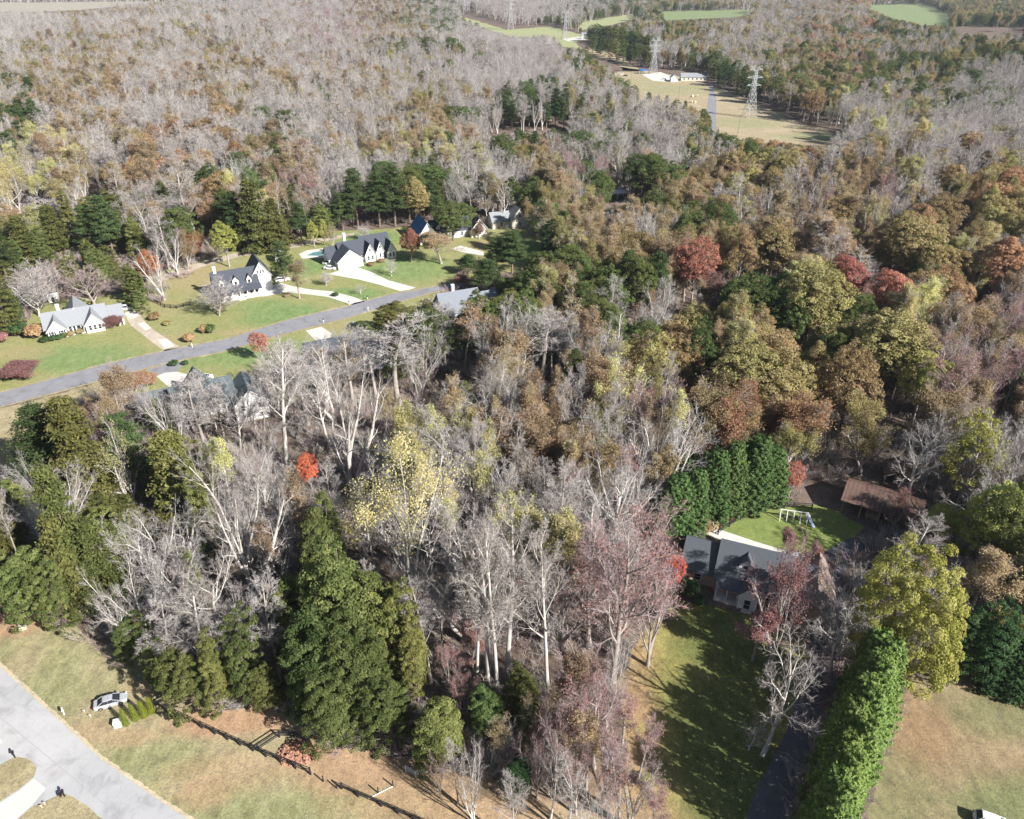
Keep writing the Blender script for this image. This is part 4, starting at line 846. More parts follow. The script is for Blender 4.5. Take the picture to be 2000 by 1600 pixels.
# ---- fences
def fence(pts, label, hgt_=1.3, rails=3, gap=2.5, mat=blackwood, rw=.08, pw=.10, name='rail_fence', jog=None):
    q = [G(*p) for p in pts]; t = thing(name, label, 'fence', tuple(q[0])); o = q[0]
    for a, b in zip(q, q[1:]):
        d = b-a; n = max(1, round(d.length/gap)); u = d.normalized(); s_ = Vector((-u.y, u.x, 0))*.06
        for i in range(n+(b is q[-1])): c = a+d*(i/n)-o; MB().box(c.x-pw, c.x+pw, c.y-pw, c.y+pw, -.2, hgt_+.08).build('post', mat, t)
        for r in range(rails):
            z = hgt_*(.30+.66*r/(rails-1)) if rails > 1 else hgt_*.9; A = a-o+s_; B = b-o+s_
            nn = Vector((-u.y, u.x, 0))*.018; m = MB(); p = [A-nn, B-nn, B+nn, A+nn]; m.hexa([(v.x, v.y, z-rw) for v in p]+[(v.x, v.y, z+rw) for v in p]); m.build('rail', mat, t)
    return t
fence([(376, 1342), (340, 1361), (305, 1379), (345, 1399), (420, 1434), (520, 1478), (607, 1513)], 'black board fence running from the small cone shrubs past the brick rubble', 1.5, 3)
fence([(505, 1467), (546, 1440), (575, 1441), (601, 1450), (619, 1477)], 'small black fence pen around the back of the brick rubble', 1.3, 3)
fence([(668, 1541), (700, 1556), (745, 1575), (810, 1603), (900, 1642)], 'black board fence leaving the bottom edge left of the pale bare tree', 1.3, 3)
fence([(1402, 1044), (1424, 1029), (1446, 1015), (1480, 1003), (1512, 994), (1550, 992), (1585, 994)], 'black board fence along the far side of the green back yard', 1.3, 3)
fence([(283, 583), (300, 590), (322, 601), (345, 603), (372, 596)], 'thin black fence between the ranch house and the farmhouse tree', 1.2, 3)
fence([(793, 1508), (812, 1520), (850, 1508)], 'pale metal gate panel of parallel bars under the yellow green cedar', 1.5, 6, 3.2, simple('gate_metal', (.62, .66, .70), .4, metal=.3), .035, .05, 'metal_gate')
for k, (px, py, lb) in enumerate(((632, 1527, 'lone black fence post, first after the board fence ends'), (658, 1540, 'lone black fence post, second after the board fence ends'), (739, 1549, 'lone black post just left of the thin white pipe'), (768, 1536, 'lone black post at the far end of the thin white pipe'))):
    g = G(px, py); o = MB().box(-.07, .07, -.07, .07, -.2, 1.3).build('fence_post', blackwood); o.location = g; tag(o, lb, 'post', 'loose fence posts')
g0, g1 = G(718, 1561), G(768, 1536); o = MB().bar(g0+Vector((0, 0, .06)), g1+Vector((0, 0, .06)), .06, k=8).build('pipe', trim); tag(o, 'thin white pipe lying on the grass between the black posts', 'pipe')
# ---- rubble
rs = np.random.RandomState(5); m = MB(); g = G(583, 1472)
for k in range(420):
    a, r = rs.rand()*6.28, rs.rand()**.6; x, y = math.cos(a)*r*3.0, math.sin(a)*r*2.1; z = .75*(1-r)**.7+rs.rand()*.12; s_ = rs.uniform(.07, .22)
    M_ = Matrix.Rotation(rs.rand()*6, 3, Vector(rs.normal(size=3)).normalized()); p = [Vector((sx*s_*1.4, sy*s_*.7, sz*s_*.5)) for sz in (-1, 1) for sx, sy in ((-1, -1), (1, -1), (1, 1), (-1, 1))]
    m.hexa([tuple(M_@v+Vector((x, y, z))) for v in p])
o = m.build('rubble_pile', simple('brick_rubble', (.42, .22, .15), .9, .4, 2.2, coord='pos')); o.location = g; tag(o, 'heap of orange brick rubble inside the little black fence pen', 'rubble heap', kind=None)
# ---- small roadside things
def box_thing(name, label, cat, px, py, sx, sy, sz, mat, rz=0, lid=None, group=None):
    g = G(px, py); t = thing(name, label, cat, tuple(g), R(rz), group); MB().box(-sx/2, sx/2, -sy/2, sy/2, -.05, sz).build('cabinet', mat, t, .02)
    MB().box(-sx/2-.05, sx/2+.05, -sy/2-.05, sy/2+.05, sz-.12, sz+.02).build('lid', lid or mat, t); return t
box_thing('utility_box', 'white utility box at the left end of the row of cone shrubs', 'utility box', 232, 1417, 1.1, .9, 1.0, trim, 20)
box_thing('utility_box', 'pale utility box alone in the dry field near the left edge', 'utility box', 46, 1228, 1.0, .8, .9, simple('beige_metal', (.62, .56, .46), .5), 25)
def mailbox(px, py, rz, label, col=black, post=trim, big=False):
    g = G(px, py); t = thing('mailbox', label, 'mailbox', tuple(g), R(rz), 'roadside mailboxes'); MB().box(-.07, .07, -.07, .07, -.1, 1.05).build('post', post, t)
    m = MB(); ns = 8; A = []; 
    for y in (-.32, .32): A.append([(-.14, y, 1.05), (.14, y, 1.05)]+[(.14*math.cos(math.pi*i/ns), y, 1.2+.14*math.sin(math.pi*i/ns)) for i in range(ns+1)])
    m.poly(A[0]); m.poly(A[1][::-1]); n = len(A[0])
    for i in range(n): m.poly([A[0][i], A[0][(i+1) % n], A[1][(i+1) % n], A[1][i]])
    b = m.build('letter_box', col, t); MB().box(.145, .165, -.1, -.04, 1.2, 1.5).build('flag', redlamp, b)
    if big: MB().box(-.5, -.2, -.35, .25, .7, 1.0).build('newspaper_tube', col, t)
    return t
mailbox(126, 1396, 35, 'white mailbox on a post between the near road and the silver car', trim, trim)
mailbox(30, 1480, 35, 'thin black mailbox on the grass corner near the left edge', black, black)
mailbox(127, 1556, 35, 'dark mailbox with newspaper tube at the driveway mouth of the near road', black, black, True)
mailbox(2, 1449, 35, 'dark mailbox cut by the left edge beside the near road', black, trim)
mailbox(376, 679, 25, 'white mailbox on the verge below the orange shrub', trim, trim); mailbox(632, 630, 25, 'dark mailbox on the south verge of the far road'); mailbox(719, 607, 25, 'white post mailbox on the south side of the road below the farmhouse drive', trim, trim)
mailbox(682, 596, 25, 'dark mailbox left of the farmhouse drive mouth'); mailbox(718, 585, 25, 'dark mailbox between the two white driveways'); mailbox(338, 711, 25, 'dark mailbox beside the teal roofed house drive')
g = G(700, 633); o = MB()
for k in range(9): a = rs.rand()*6.28; x, y = rs.normal()*1.3, rs.normal()*.7; o.bar((x, y, 0), (x, y, rs.uniform(.3, .7)), rs.uniform(.3, .6), .2, 6)
o = o.build('rock_pile', simple('cream_rock', (.66, .62, .54), .9)); o.location = g; tag(o, 'cluster of cream rocks on the grass below the road', 'rocks')
for k, (px, py, lb) in enumerate(((165, 1392, 'small pale marker stake right of the white mailbox, upper'), (177, 1401, 'small pale marker stake right of the white mailbox, lower'), (88, 1572, 'small white marker by the driveway corner, right of two'), (82, 1578, 'small white marker by the driveway corner, left of two'))):
    g = G(px, py); t = thing('marker_stake', lb, 'marker', tuple(g)); MB().bar((0, 0, -.1), (0, 0, .55), .05).build('stake', hay, t); MB().box(-.14, .14, -.03, .03, .4, .6).build('flag', trim, t)
# swing set in the back yard
g = G(1548, 1016); t = thing('swing_set', 'white swing set with pale blue slide on the green back yard', 'swing set', tuple(g), R(-14))
for x in (-2.6, -1.3, 0, 1.3, 2.6):
    for s_ in (-1, 1): MB().bar((x, s_*.95, -.1), (x, 0, 2.3), .07).build('leg', trim, t)
MB().bar((-2.8, 0, 2.3), (2.8, 0, 2.3), .07).build('top_bar', trim, t)
for x in (-1.95, -.65): 
    sw = MB().box(x-.25, x+.25, -.1, .1, .55, .6).build('swing_seat', dpaint, t)
    for s_ in (-1, 1): MB().bar((x+s_*.22, 0, .6), (x+s_*.22, 0, 2.28), .018).build('chain', steel, sw)
m = MB(); m.hexa([(2.6, -.3, 1.5), (3.2, -.3, 1.5), (4.2, -1.6, .15), (3.6, -1.6, .15), (2.6, -.3, 1.56), (3.2, -.3, 1.56), (4.2, -1.6, .21), (3.6, -1.6, .21)]); m.build('slide', simple('pale_blue_plastic', (.45, .55, .75), .4), t)
MB().box(2.3, 3.2, -.35, .75, 1.42, 1.5).build('platform', trim, t)
# firewood
g = G(1704, 1010); m = MB()
for k in range(44):
    r_ = k//9; x = (k % 9)*.3-1.2+rs.normal()*.04; m.bar((x, -.9+rs.normal()*.12, .15+r_*.25), (x+rs.normal()*.1, .9, .15+r_*.25), .13, k=6)
o = m.build('firewood_stack', simple('split_wood', (.58, .40, .26), .85, .25, 2)); o.location = g; o.rotation_euler = (0, 0, R(-35)); tag(o, 'stack of pale cut boards in front of the pole barn', 'firewood')
# ------------------------------------------------------------------ the trees
NAME = {}   # proto -> (object name, category, words)
for k, v in dict(bare=('bare_tree', 'bare tree', 'bare grey tree'), white=('bare_tree', 'bare tree', 'bare whitish tree'), pink=('bare_tree', 'bare tree', 'pinkish nearly bare maple'), pinkleaf=('maple_tree', 'maple tree', 'pinkish brown half bare maple'), warm=('bare_tree', 'bare tree', 'tan tree with dry leaves'),
    sparseyellow=('bare_tree', 'bare tree', 'grey yellow leaved tree'), yellow=('yellow_tree', 'yellow tree', 'tall tree with yellow leaves'), yardbare=('bare_tree', 'bare tree', 'small bare grey tree'), yardpink=('bare_tree', 'bare tree', 'small pinkish bare tree'), yardgrey=('bare_tree', 'bare tree', 'small purple grey bare tree'),
    lime=('leafy_tree', 'leafy tree', 'yellow green leafy tree'), green=('leafy_tree', 'leafy tree', 'dull green leafy tree'), olive=('leafy_tree', 'leafy tree', 'olive brown oak'), rust=('leafy_tree', 'leafy tree', 'rust brown oak'),
    thinolive=('leafy_tree', 'leafy tree', 'thin olive leaved tree'), thinrust=('leafy_tree', 'leafy tree', 'thin rusty leaved tree'), thintan=('leafy_tree', 'leafy tree', 'thin tan leaved tree'), thinwine=('maple_tree', 'maple tree', 'dark wine red maple'),
    red=('maple_tree', 'maple tree', 'red maple'), orange=('maple_tree', 'maple tree', 'orange maple'), salmon=('maple_tree', 'maple tree', 'bright salmon red maple'), bigyellow=('maple_tree', 'maple tree', 'big round yellow green maple'),
    pine=('pine_tree', 'pine tree', 'dark pine'), cedarpine=('pine_tree', 'pine tree', 'yellow green layered pine'), cedar=('cedar_tree', 'cedar tree', 'olive green cedar'), magnolia=('cedar_tree', 'evergreen tree', 'mid green evergreen'), holly=('cedar_tree', 'evergreen tree', 'dark glossy evergreen'),
    cypress=('cypress_tree', 'cypress tree', 'bright green cypress'), midcypress=('cypress_tree', 'cypress tree', 'deep green cypress'), darkcypress=('cypress_tree', 'cypress tree', 'dark green cypress'), thuja=('cone_shrub', 'cone shrub', 'small lime green cone shrub')).items(): NAME[k] = v
MAN = []   # placed by eye: proto, ground pixel, top pixel, crown width in pixels, own label
def T(k, bx, by, ty, wpx, label=None, protect=1, var=None, group=None):
    g = G(bx, by); zc = g.y*cT+CAM_H*sT; H = height_for(bx, by, ty); MAN.append(dict(k=k, x=g.x, y=g.y, H=H, R=wpx/2/FPX*zc*.97, label=label, cx=bx, cy=(by+ty)/2, top=ty, wpx=wpx, prot=protect, var=var, group=group, manual=True))
# front: evergreens
for i, (x, y) in enumerate(((1640, 1650), (1628, 1608), (1655, 1585), (1640, 1540), (1672, 1520), (1655, 1480), (1690, 1462), (1672, 1428), (1705, 1405), (1690, 1375), (1712, 1352), (1690, 1335))):
    T('cypress', x-46+i*3, y+42, y-118+i*1.5, 100, ('bright green cypress in the long front hedge, %s from the bottom edge' % ['first', 'second', 'third', 'fourth', 'fifth', 'sixth', 'seventh', 'eighth', 'ninth', 'tenth', 'eleventh', 'twelfth'][i]), group='cypresses of the long front hedge')
for i, (x, y, ty) in enumerate(((1310, 1045, 940), (1345, 1035, 910), (1335, 1000, 890), (1380, 1015, 885), (1380, 985, 872), (1420, 1000, 868), (1425, 975, 862), (1460, 985, 865), (1495, 975, 866), (1500, 955, 868), (1462, 960, 862))):
    T('midcypress', x, y, ty+(-14, 6, 0, -10, 8, -6, 10, -12, 4, 12, -4)[i], (92, 74, 100, 80, 104, 76, 90, 98, 80, 88, 96)[i], ('tall cypress in the dense green screen behind the house, %s from the left' % ['first', 'second', 'third', 'fourth', 'fifth', 'sixth', 'seventh', 'eighth', 'ninth', 'tenth', 'eleventh'][i]), group='cypresses of the screen behind the house')
for i, (x, y, ty, w_) in enumerate(((1855, 1320, 1195, 90), (1895, 1330, 1180, 95), (1935, 1340, 1225, 80), (1975, 1350, 1250, 90), (2010, 1360, 1255, 80))):
    T('holly' if i < 2 else 'darkcypress', x, y, ty, w_, 'dark evergreen edging the right field, %s from the left' % ['first', 'second', 'third', 'fourth', 'fifth'][i], group='dark evergreens edging the right field')
for i, (x, y) in enumerate(((246, 1416), (266, 1406), (284, 1400), (297, 1392))):
    T('thuja', x, y, y-33, 15, 'small lime green cone shrub, %s of the row of four' % ('leftmost', 'second from left', 'third from left', 'rightmost')[i], group='row of cone shrubs by the fence')
T('holly', 1012, 1552, 1476, 56, 'small dark round evergreen beside the pinkish bare trees at the bottom')
T('green', 1722, 1342, 1072, 10, None) if False else T('bigyellow', 1728, 1335, 1074, 205, 'big round yellow green maple at the head of the long cypress hedge')
EV = [('magnolia', 640, 1180, 965, 95), ('magnolia', 600, 1290, 1120, 130), ('magnolia', 690, 1330, 1060, 150), ('cedar', 740, 1330, 1110, 130), ('magnolia', 650, 1400, 1190, 150), ('magnolia', 715, 1420, 1210, 125), ('cedar', 780, 1340, 1130, 90), ('magnolia', 670, 1462, 1310, 120),
      ('cedar', 765, 1450, 1310, 95), ('cedar', 815, 1370, 1200, 70), ('magnolia', 628, 1405, 1270, 80), ('cedar', 862, 1488, 1368, 104), ('cedar', 1020, 1420, 1300, 90), ('magnolia', 955, 1440, 1340, 70), ('cedar', 1035, 1460, 1360, 60),
      ('pine', 120, 970, 790, 120), ('cedarpine', 195, 1000, 770, 120), ('cedarpine', 190, 1170, 895, 100), ('cedarpine', 165, 1190, 1000, 95), ('cedarpine', 225, 1180, 1010, 90), ('pine', 280, 965, 802, 85), ('cedarpine', 375, 1040, 838, 110), ('cedar', 410, 1080, 900, 90), ('cedarpine', 330, 960, 850, 80),
      ('cedar', 90, 1215, 1075, 100), ('cedar', 130, 1225, 1085, 80), ('cedar', 20, 1180, 1080, 80), ('cedar', 30, 1100, 960, 80), ('cedar', 385, 1390, 1260, 90), ('cedar', 435, 1390, 1230, 70), ('magnolia', 490, 1380, 1200, 85), ('cedar', 330, 1340, 1240, 70),
      ('magnolia', 265, 1290, 1205, 75), ('cedar', 400, 1200, 1070, 60), ('cedar', 530, 1390, 1290, 60), ('white', 430, 1330, 1140, 130), ('bare', 360, 1320, 1160, 110), ('bare', 250, 1260, 1100, 100), ('bare', 300, 1260, 1090, 120), ('bare', 550, 1330, 1120, 100), ('bare', 480, 1340, 1130, 110)]
for q in EV: T(*q)
# front: bare and turning trees
BT = [('white', 500, 1190, 830, 190, 'tall white limbed bare tree left of the front evergreens', 1, 3), ('white', 452, 1300, 1060, 210, 'low spreading white bare tree at the left wood edge', 1, 2), ('white', 560, 905, 655, 150, 'tall white bare tree right of the teal roofed house', 1, 1),
      ('white', 690, 980, 660, 180, 'tall white forked bare tree in the middle wood', 1, 3), ('yellow', 808, 1190, 800, 225, 'big yellow leaved tree at the centre of the wood', 1, 1), ('sparseyellow', 715, 1110, 920, 120, None), ('white', 735, 1130, 960, 90, None),
      ('white', 955, 1345, 985, 150, 'tall white trunked tree right of the front evergreens', 1, 0), ('white', 930, 1345, 1000, 120, None, 1, 1), ('white', 972, 1350, 975, 120, None, 1, 0), ('white', 990, 1335, 960, 160, 'tall white tree with curved low limbs at the front of the wood', 1, 0), ('white', 1070, 1345, 1010, 130, 'straight white trunked tree left of the pinkish maple', 1, 1),
      ('pink', 1195, 1330, 985, 210, 'large pinkish red maple left of the near house'), ('pink', 1265, 1300, 1090, 130, None), ('pink', 1160, 1500, 1290, 130, 'pinkish bare maple at the bottom of the wood'), ('pink', 1215, 1450, 1330, 90, None), ('pink', 1105, 1500, 1340, 90, None), ('warm', 1060, 1480, 1320, 80, None),
      ('white', 1230, 1625, 1470, 120, 'pale bare tree cut by the bottom edge, left of the yard'), ('white', 925, 1606, 1460, 92, 'pale upright bare tree at the bottom edge'), ('yardbare', 990, 1480, 1395, 52, 'slim pale bare tree above the dark round evergreen'),
      ('white', 1490, 1475, 1250, 175, 'white bare tree between the dark shadow and the long hedge', 2, 2), ('yardbare', 1462, 1465, 1400, 60, 'low bare branch clump beside the white tree in the shadow'), ('pinkleaf', 1505, 1310, 1050, 120, 'dense pinkish brown tree in front of the house garage'), ('pinkleaf', 1470, 1290, 1180, 80, None),
      ('pink', 1540, 1240, 1075, 110, None), ('pinkleaf', 1532, 1112, 1033, 44, 'reddish upright tree behind the house, left of two'), ('pinkleaf', 1588, 1132, 1060, 36, 'reddish upright tree behind the house, right of two'), 
      ('salmon', 1308, 1165, 1080, 46, 'bright salmon red tree at the left end of the near house'), ('salmon', 611, 960, 888, 44, 'small bright red orange tree amid bare trees left of centre'), ('thinwine', 1745, 1035, 960, 60, None), ('red', 1540, 975, 905, 46, 'dark red tree at the right end of the cypress screen'),
      ('lime', 1870, 985, 812, 150, 'large yellow green tree above the sheds'), ('green', 1920, 1150, 945, 130, None), ('lime', 1905, 1120, 940, 120, 'golden green tree at the right above the dark evergreens'), ('lime', 1820, 1080, 985, 80, None), ('white', 1770, 1135, 1000, 110, 'pale bare tree above the big round maple'), ('lime', 1945, 1290, 1195, 90, None), ('warm', 1880, 1230, 1060, 110, None),
      ('white', 1265, 950, 760, 90, None), ('bare', 400, 870, 735, 100, 'white bare tree in front of the teal roofed house'), ('bare', 440, 860, 740, 90, None), ('warm', 250, 860, 715, 80, None), ('pink', 235, 810, 705, 90, 'pinkish bare tree by the near end of the far road'), ('red', 515, 705, 647, 38, 'red cone shaped tree on the lawn south of the road'), ('bare', 545, 800, 680, 110, None),
      ('bare', 655, 830, 670, 130, None), ('bare', 780, 790, 610, 140, None), ('bare', 820, 780, 625, 110, None), ('cedar', 770, 660, 588, 70, None), ('cedar', 720, 700, 630, 60, None), ('bare', 1060, 760, 590, 120, None)]
for q in BT: T(*q[:5], q[5] if len(q) > 5 else None, 1, q[7] if len(q) > 7 else None)
for q in (('red', 1350, 600, 465, 92, 'red brown domed maple in the mid right wood'), ('red', 1640, 625, 500, 82, 'coral red maple in the mid right wood'), ('red', 1722, 655, 530, 84, None), ('thinwine', 1400, 640, 520, 80, None), ('red', 1580, 780, 690, 40, None),
          ('orange', 1815, 660, 588, 44, 'small orange tree amid grey trees at the right'), ('yellow', 1893, 455, 365, 66, 'golden tree among the rusty oaks at the far right'), ('green', 1360, 770, 620, 96, 'mid green leafy tree in the centre of the right wood'), ('cedar', 1985, 800, 715, 84, 'bright green evergreen cut by the right edge'),
          ('green', 1240, 640, 500, 84, None), ('olive', 1700, 780, 610, 150, None), ('olive', 1560, 690, 520, 140, None), ('olive', 1500, 560, 430, 130, None), ('rust', 1430, 570, 440, 90, None), ('olive', 1760, 560, 420, 130, None), ('rust', 1930, 600, 460, 110, None), ('lime', 1780, 830, 690, 110, 'golden olive oak at the lower edge of the right wood'), ('olive', 1640, 850, 680, 120, None),
          ('pink', 1180, 1570, 1400, 110), ('pink', 1210, 1610, 1450, 110), ('bare', 1110, 1640, 1480, 100), ('pink', 1050, 1560, 1420, 80), ('warm', 1145, 1540, 1390, 90), ('pink', 1090, 1540, 1370, 90), ('bare', 1005, 1650, 1500, 80), ('bare', 1170, 1660, 1500, 110), ('pinkleaf', 1040, 1500, 1410, 60), ('pinkleaf', 1130, 1480, 1390, 70), ('pink', 1270, 1640, 1500, 90), ('warm', 960, 1500, 1400, 60), ('bare', 895, 1570, 1450, 60), ('pink', 860, 1560, 1470, 40), ('bare', 1185, 1420, 1250, 110), ('pink', 1125, 1590, 1430, 100), ('pink', 1245, 1530, 1400, 80), ('bare', 1075, 1600, 1450, 90), ('pink', 1150, 1450, 1310, 100), ('pinkleaf', 900, 1410, 1310, 70), ('pinkleaf', 878, 1350, 1250, 60), ('pinkleaf', 925, 1320, 1220, 70), ('pinkleaf', 1010, 1250, 1120, 70), ('warm', 1110, 1420, 1270, 90),
          ('bare', 470, 880, 740, 90), ('bare', 350, 880, 730, 90), ('bare', 300, 850, 745, 60), ('bare', 420, 850, 725, 80), ('bare', 380, 860, 740, 80), ('bare', 325, 860, 760, 70), ('bare', 640, 800, 655, 110), ('bare', 690, 790, 640, 110), ('bare', 595, 800, 670, 90), ('warm', 665, 780, 650, 90), ('bare', 735, 780, 640, 110), ('bare', 620, 770, 672, 70), ('bare', 870, 720, 590, 90), ('warm', 910, 730, 590, 90), ('cedar', 320, 845, 775, 60), ('bare', 600, 830, 690, 110), ('bare', 640, 860, 700, 120)): T(*q[:6])
for q in (('cedarpine', 505, 490, 345, 74), ('cedarpine', 545, 488, 385, 60), ('pine', 470, 486, 372, 56), ('pine', 590, 475, 395, 50), ('cedarpine', 630, 462, 400, 50), ('pine', 700, 446, 325, 62), ('pine', 742, 444, 335, 60), ('pine', 772, 442, 322, 66), ('olive', 812, 440, 345, 66), ('pine', 845, 432, 352, 50), ('pine', 670, 450, 375, 50),
          ('pine', 225, 505, 378, 62), ('pine', 190, 500, 400, 56), ('cedarpine', 120, 500, 395, 60), ('cedar', 275, 505, 425, 60), ('cedarpine', 60, 520, 420, 60), ('pine', 20, 560, 430, 60), ('cedar', 20, 655, 560, 60), ('cedar', 150, 480, 370, 50), ('bare', 385, 470, 318, 96), ('bare', 120, 470, 380, 90)): T(*q)
# yards
YT = [('yardbare', 72, 618, 505, 110, 'large grey bare tree at the left end of the ranch house'), ('yardpink', 187, 600, 505, 112, 'rounded pinkish bare tree behind the ranch house'), ('white', 321, 586, 448, 70, 'tall thin bare tree right of the ranch house drive'), ('orange', 300, 560, 488, 56, 'orange tree behind the tall thin bare tree'),
      ('bare', 349, 542, 438, 66, None), ('orange', 382, 512, 452, 52, 'red orange tree left of the dirt track'), ('thinwine', 282, 560, 518, 46, None), ('lime', 448, 521, 430, 50, 'slender yellow green tree beside the dirt track'), ('yardgrey', 424, 618, 543, 100, 'purple grey bare tree in front of the farmhouse'),
      ('warm', 585, 583, 508, 56, 'slim bare tree by the farmhouse drive'), ('yardbare', 765, 540, 503, 36, 'small bare tree on the lawn of the pool house'), ('yardbare', 637, 559, 530, 34, 'tiny pale bare tree between the two driveways'), ('yardbare', 705, 575, 553, 24, 'tiny bare tree near the road between the drives'), ('cedar', 275, 609, 567, 44, 'round bright evergreen beside the white car'),
      ('pine', 556, 550, 470, 46, 'dark evergreen between farmhouse and white shed'), ('green', 560, 545, 500, 40, None), ('red', 804, 512, 446, 46, 'crimson maple beside the blue roofed house'), ('thintan', 862, 515, 447, 84, 'brown leaved tree in front of the blue roofed house'), ('green', 885, 470, 395, 90, 'broad green tree over the blue roofed house'),
      ('thinwine', 936, 466, 432, 40, None), ('thinwine', 905, 560, 530, 70, None), ('pine', 1000, 535, 450, 62, 'dense dark pine above the road end'), ('pine', 970, 530, 465, 46, None), ('pine', 955, 580, 505, 62, 'dark pine nearest the road end'), ('pine', 915, 535, 497, 44, None), ('holly', 1082, 525, 425, 62, 'tall dark cone shaped evergreen right of the small green lawn'),
      ('lime', 615, 484, 430, 26, None), ('lime', 635, 482, 428, 24, None), ('warm', 650, 482, 432, 26, None), ('yardbare', 715, 470, 437, 34, None), ('green', 1255, 400, 298, 84, 'large yellow green tree beside the white carport'), ('red', 1150, 398, 350, 22, 'thin bright red tree in the middle wood'), ('cedar', 320, 870, 0, 1, None)][:-1]
for q in YT: T(*q[:5], q[5])
for q in (('yellow', 170, 400, 275, 72, 'bright yellow tree at the left edge of the big wood'), ('yellow', 30, 425, 302, 70, 'golden yellow tree at the far left edge'), ('yellow', 82, 415, 330, 44, 'small golden tree right of the leftmost yellow tree'), ('rust', 1885, 240, 0, 1, ''))[:-1]: T(*q)
for i in range(16): T(('magnolia', 'holly', 'green', 'cedar')[i % 4], 1158+(i % 8)*15, 104+(i % 8)*4-(i//8)*22, 66+(i % 8)*3-(i//8)*20, 30, None)
for i in range(10): T(('magnolia', 'holly', 'green')[i % 3], 1395+(i % 5)*19, 158+(i % 5)*11-(i//5)*14, 112+(i % 5)*9-(i//5)*14, 34, None)
for i in range(10): T(('holly', 'magnolia')[i % 2], 1880+(i % 5)*28, 66+(i % 3)*4-(i//5)*14, 38+(i % 3)*3-(i//5)*12, 34, None)
for i in range(9): T('pine', 965+i*17, 262-(i % 2)*6, 212-(i % 3)*3, 30, None, 1, None)
# shrubs
def SH(col, px, py, wm, hm, label, group=None):
    p = PROTO['shrub'+col][0]; g = G(px, py); t = thing('shrub', label, 'shrub', tuple(g), random.random()*6, group); o = add('foliage', p['crown'], t); o2 = add('stem', p['trunk'], t)
    t.scale = (wm/2/p['R'], wm/2/p['R'], hm/p['H'])
ordw = 'first second third fourth fifth sixth seventh eighth ninth tenth eleventh twelfth thirteenth fourteenth fifteenth'.split()
for i, (px, py, c, w_) in enumerate(((88, 668, 'deep', 3), (103, 666, 'deep', 2.2), (116, 663, 'deep', 2.4), (128, 659, 'green', 1.8), (139, 656, 'olive', 2), (157, 652, 'tan', 2.4), (164, 649, 'deep', 1.8), (172, 647, 'deep', 2.2), (181, 645, 'deep', 2.2), (190, 643, 'deep', 2.2), (199, 640, 'green', 1.8))):
    SH(c, px, py, w_, 1.7, '%s shrub from the left along the ranch house front' % ordw[i], 'shrubs along the ranch house')
for a in (('rust', 303, 625, 3.6, 2.6, 'brown shrub below the round bright evergreen'), ('olive', 326, 635, 2.6, 1.4, 'low shrub in a rock ring below the brown shrub'), ('rust', 370, 667, 3.4, 2.6, 'orange shrub near the road'), ('rust', 402, 649, 3.6, 2.6, 'brown shrub above the road, left of two'), ('green', 411, 650, 3.2, 2.8, 'green brown shrub above the road, right of two'),
          ('thinwine', 32, 738, 9.5, 4.2, 'wide purple leaved shrub on the left lawn by the road'), ('thinrust', 283, 752, 7.5, 3.6, 'rusty red round shrub left of the white driveway'), ('deep', 340, 714, 2.6, 1.6, 'dark low shrub right of the white driveway mouth'), ('deep', 362, 712, 2.0, 1.2, 'dark low shrub, right of the larger dark one'), ('rust', 70, 660, 5, 4.6, 'rust red shrub at the left corner of the ranch house'),
          ('wine', 5, 668, 4, 3.4, 'dark red shrub at the left edge below the cedars'), ('deep', 35, 655, 6, 5, 'dark cedar bush left of the ranch house'), ('thinwine', 225, 638, 6, 4, 'purple brown shrub at the right end of the ranch house'), ('deep', 655, 578, 2.4, 1.2, 'low dark shrub on the farmhouse lawn by the drive'), ('deep', 1342, 1162, 4.2, 3.4, 'round green shrub beside the salmon tree'),
          ('tan', 560, 580, 2, 1, 'small tan shrub at the farmhouse drive edge'), ('green', 430, 592, 3, 2, 'green shrub at the left end of the farmhouse porch'), ('deep', 448, 588, 2, 1.4, 'dark shrub in front of the farmhouse porch'), ('rust', 725, 519, 3, 1.4, 'reddish shrub at the pool house front, left'), ('rust', 745, 512, 3, 1.4, 'reddish shrub at the pool house front, right'),
          ('tan', 1380, 1033, 4, 2.6, 'straw coloured shrub at the left end of the back drive'), ('olive', 1368, 1040, 3.5, 3, 'olive shrub behind the left roof end of the near house'), ('lime', 1262, 1530, 2, 1.5, 'small yellow shrub on the leaf strewn yard'), ('deep', 1368, 1180, 2.2, 1.6, 'dark shrub under the near house porch, left'), ('tan', 1478, 1172, 4, 1.6, 'pale shrub in front of the near house right wing')): SH(*a)

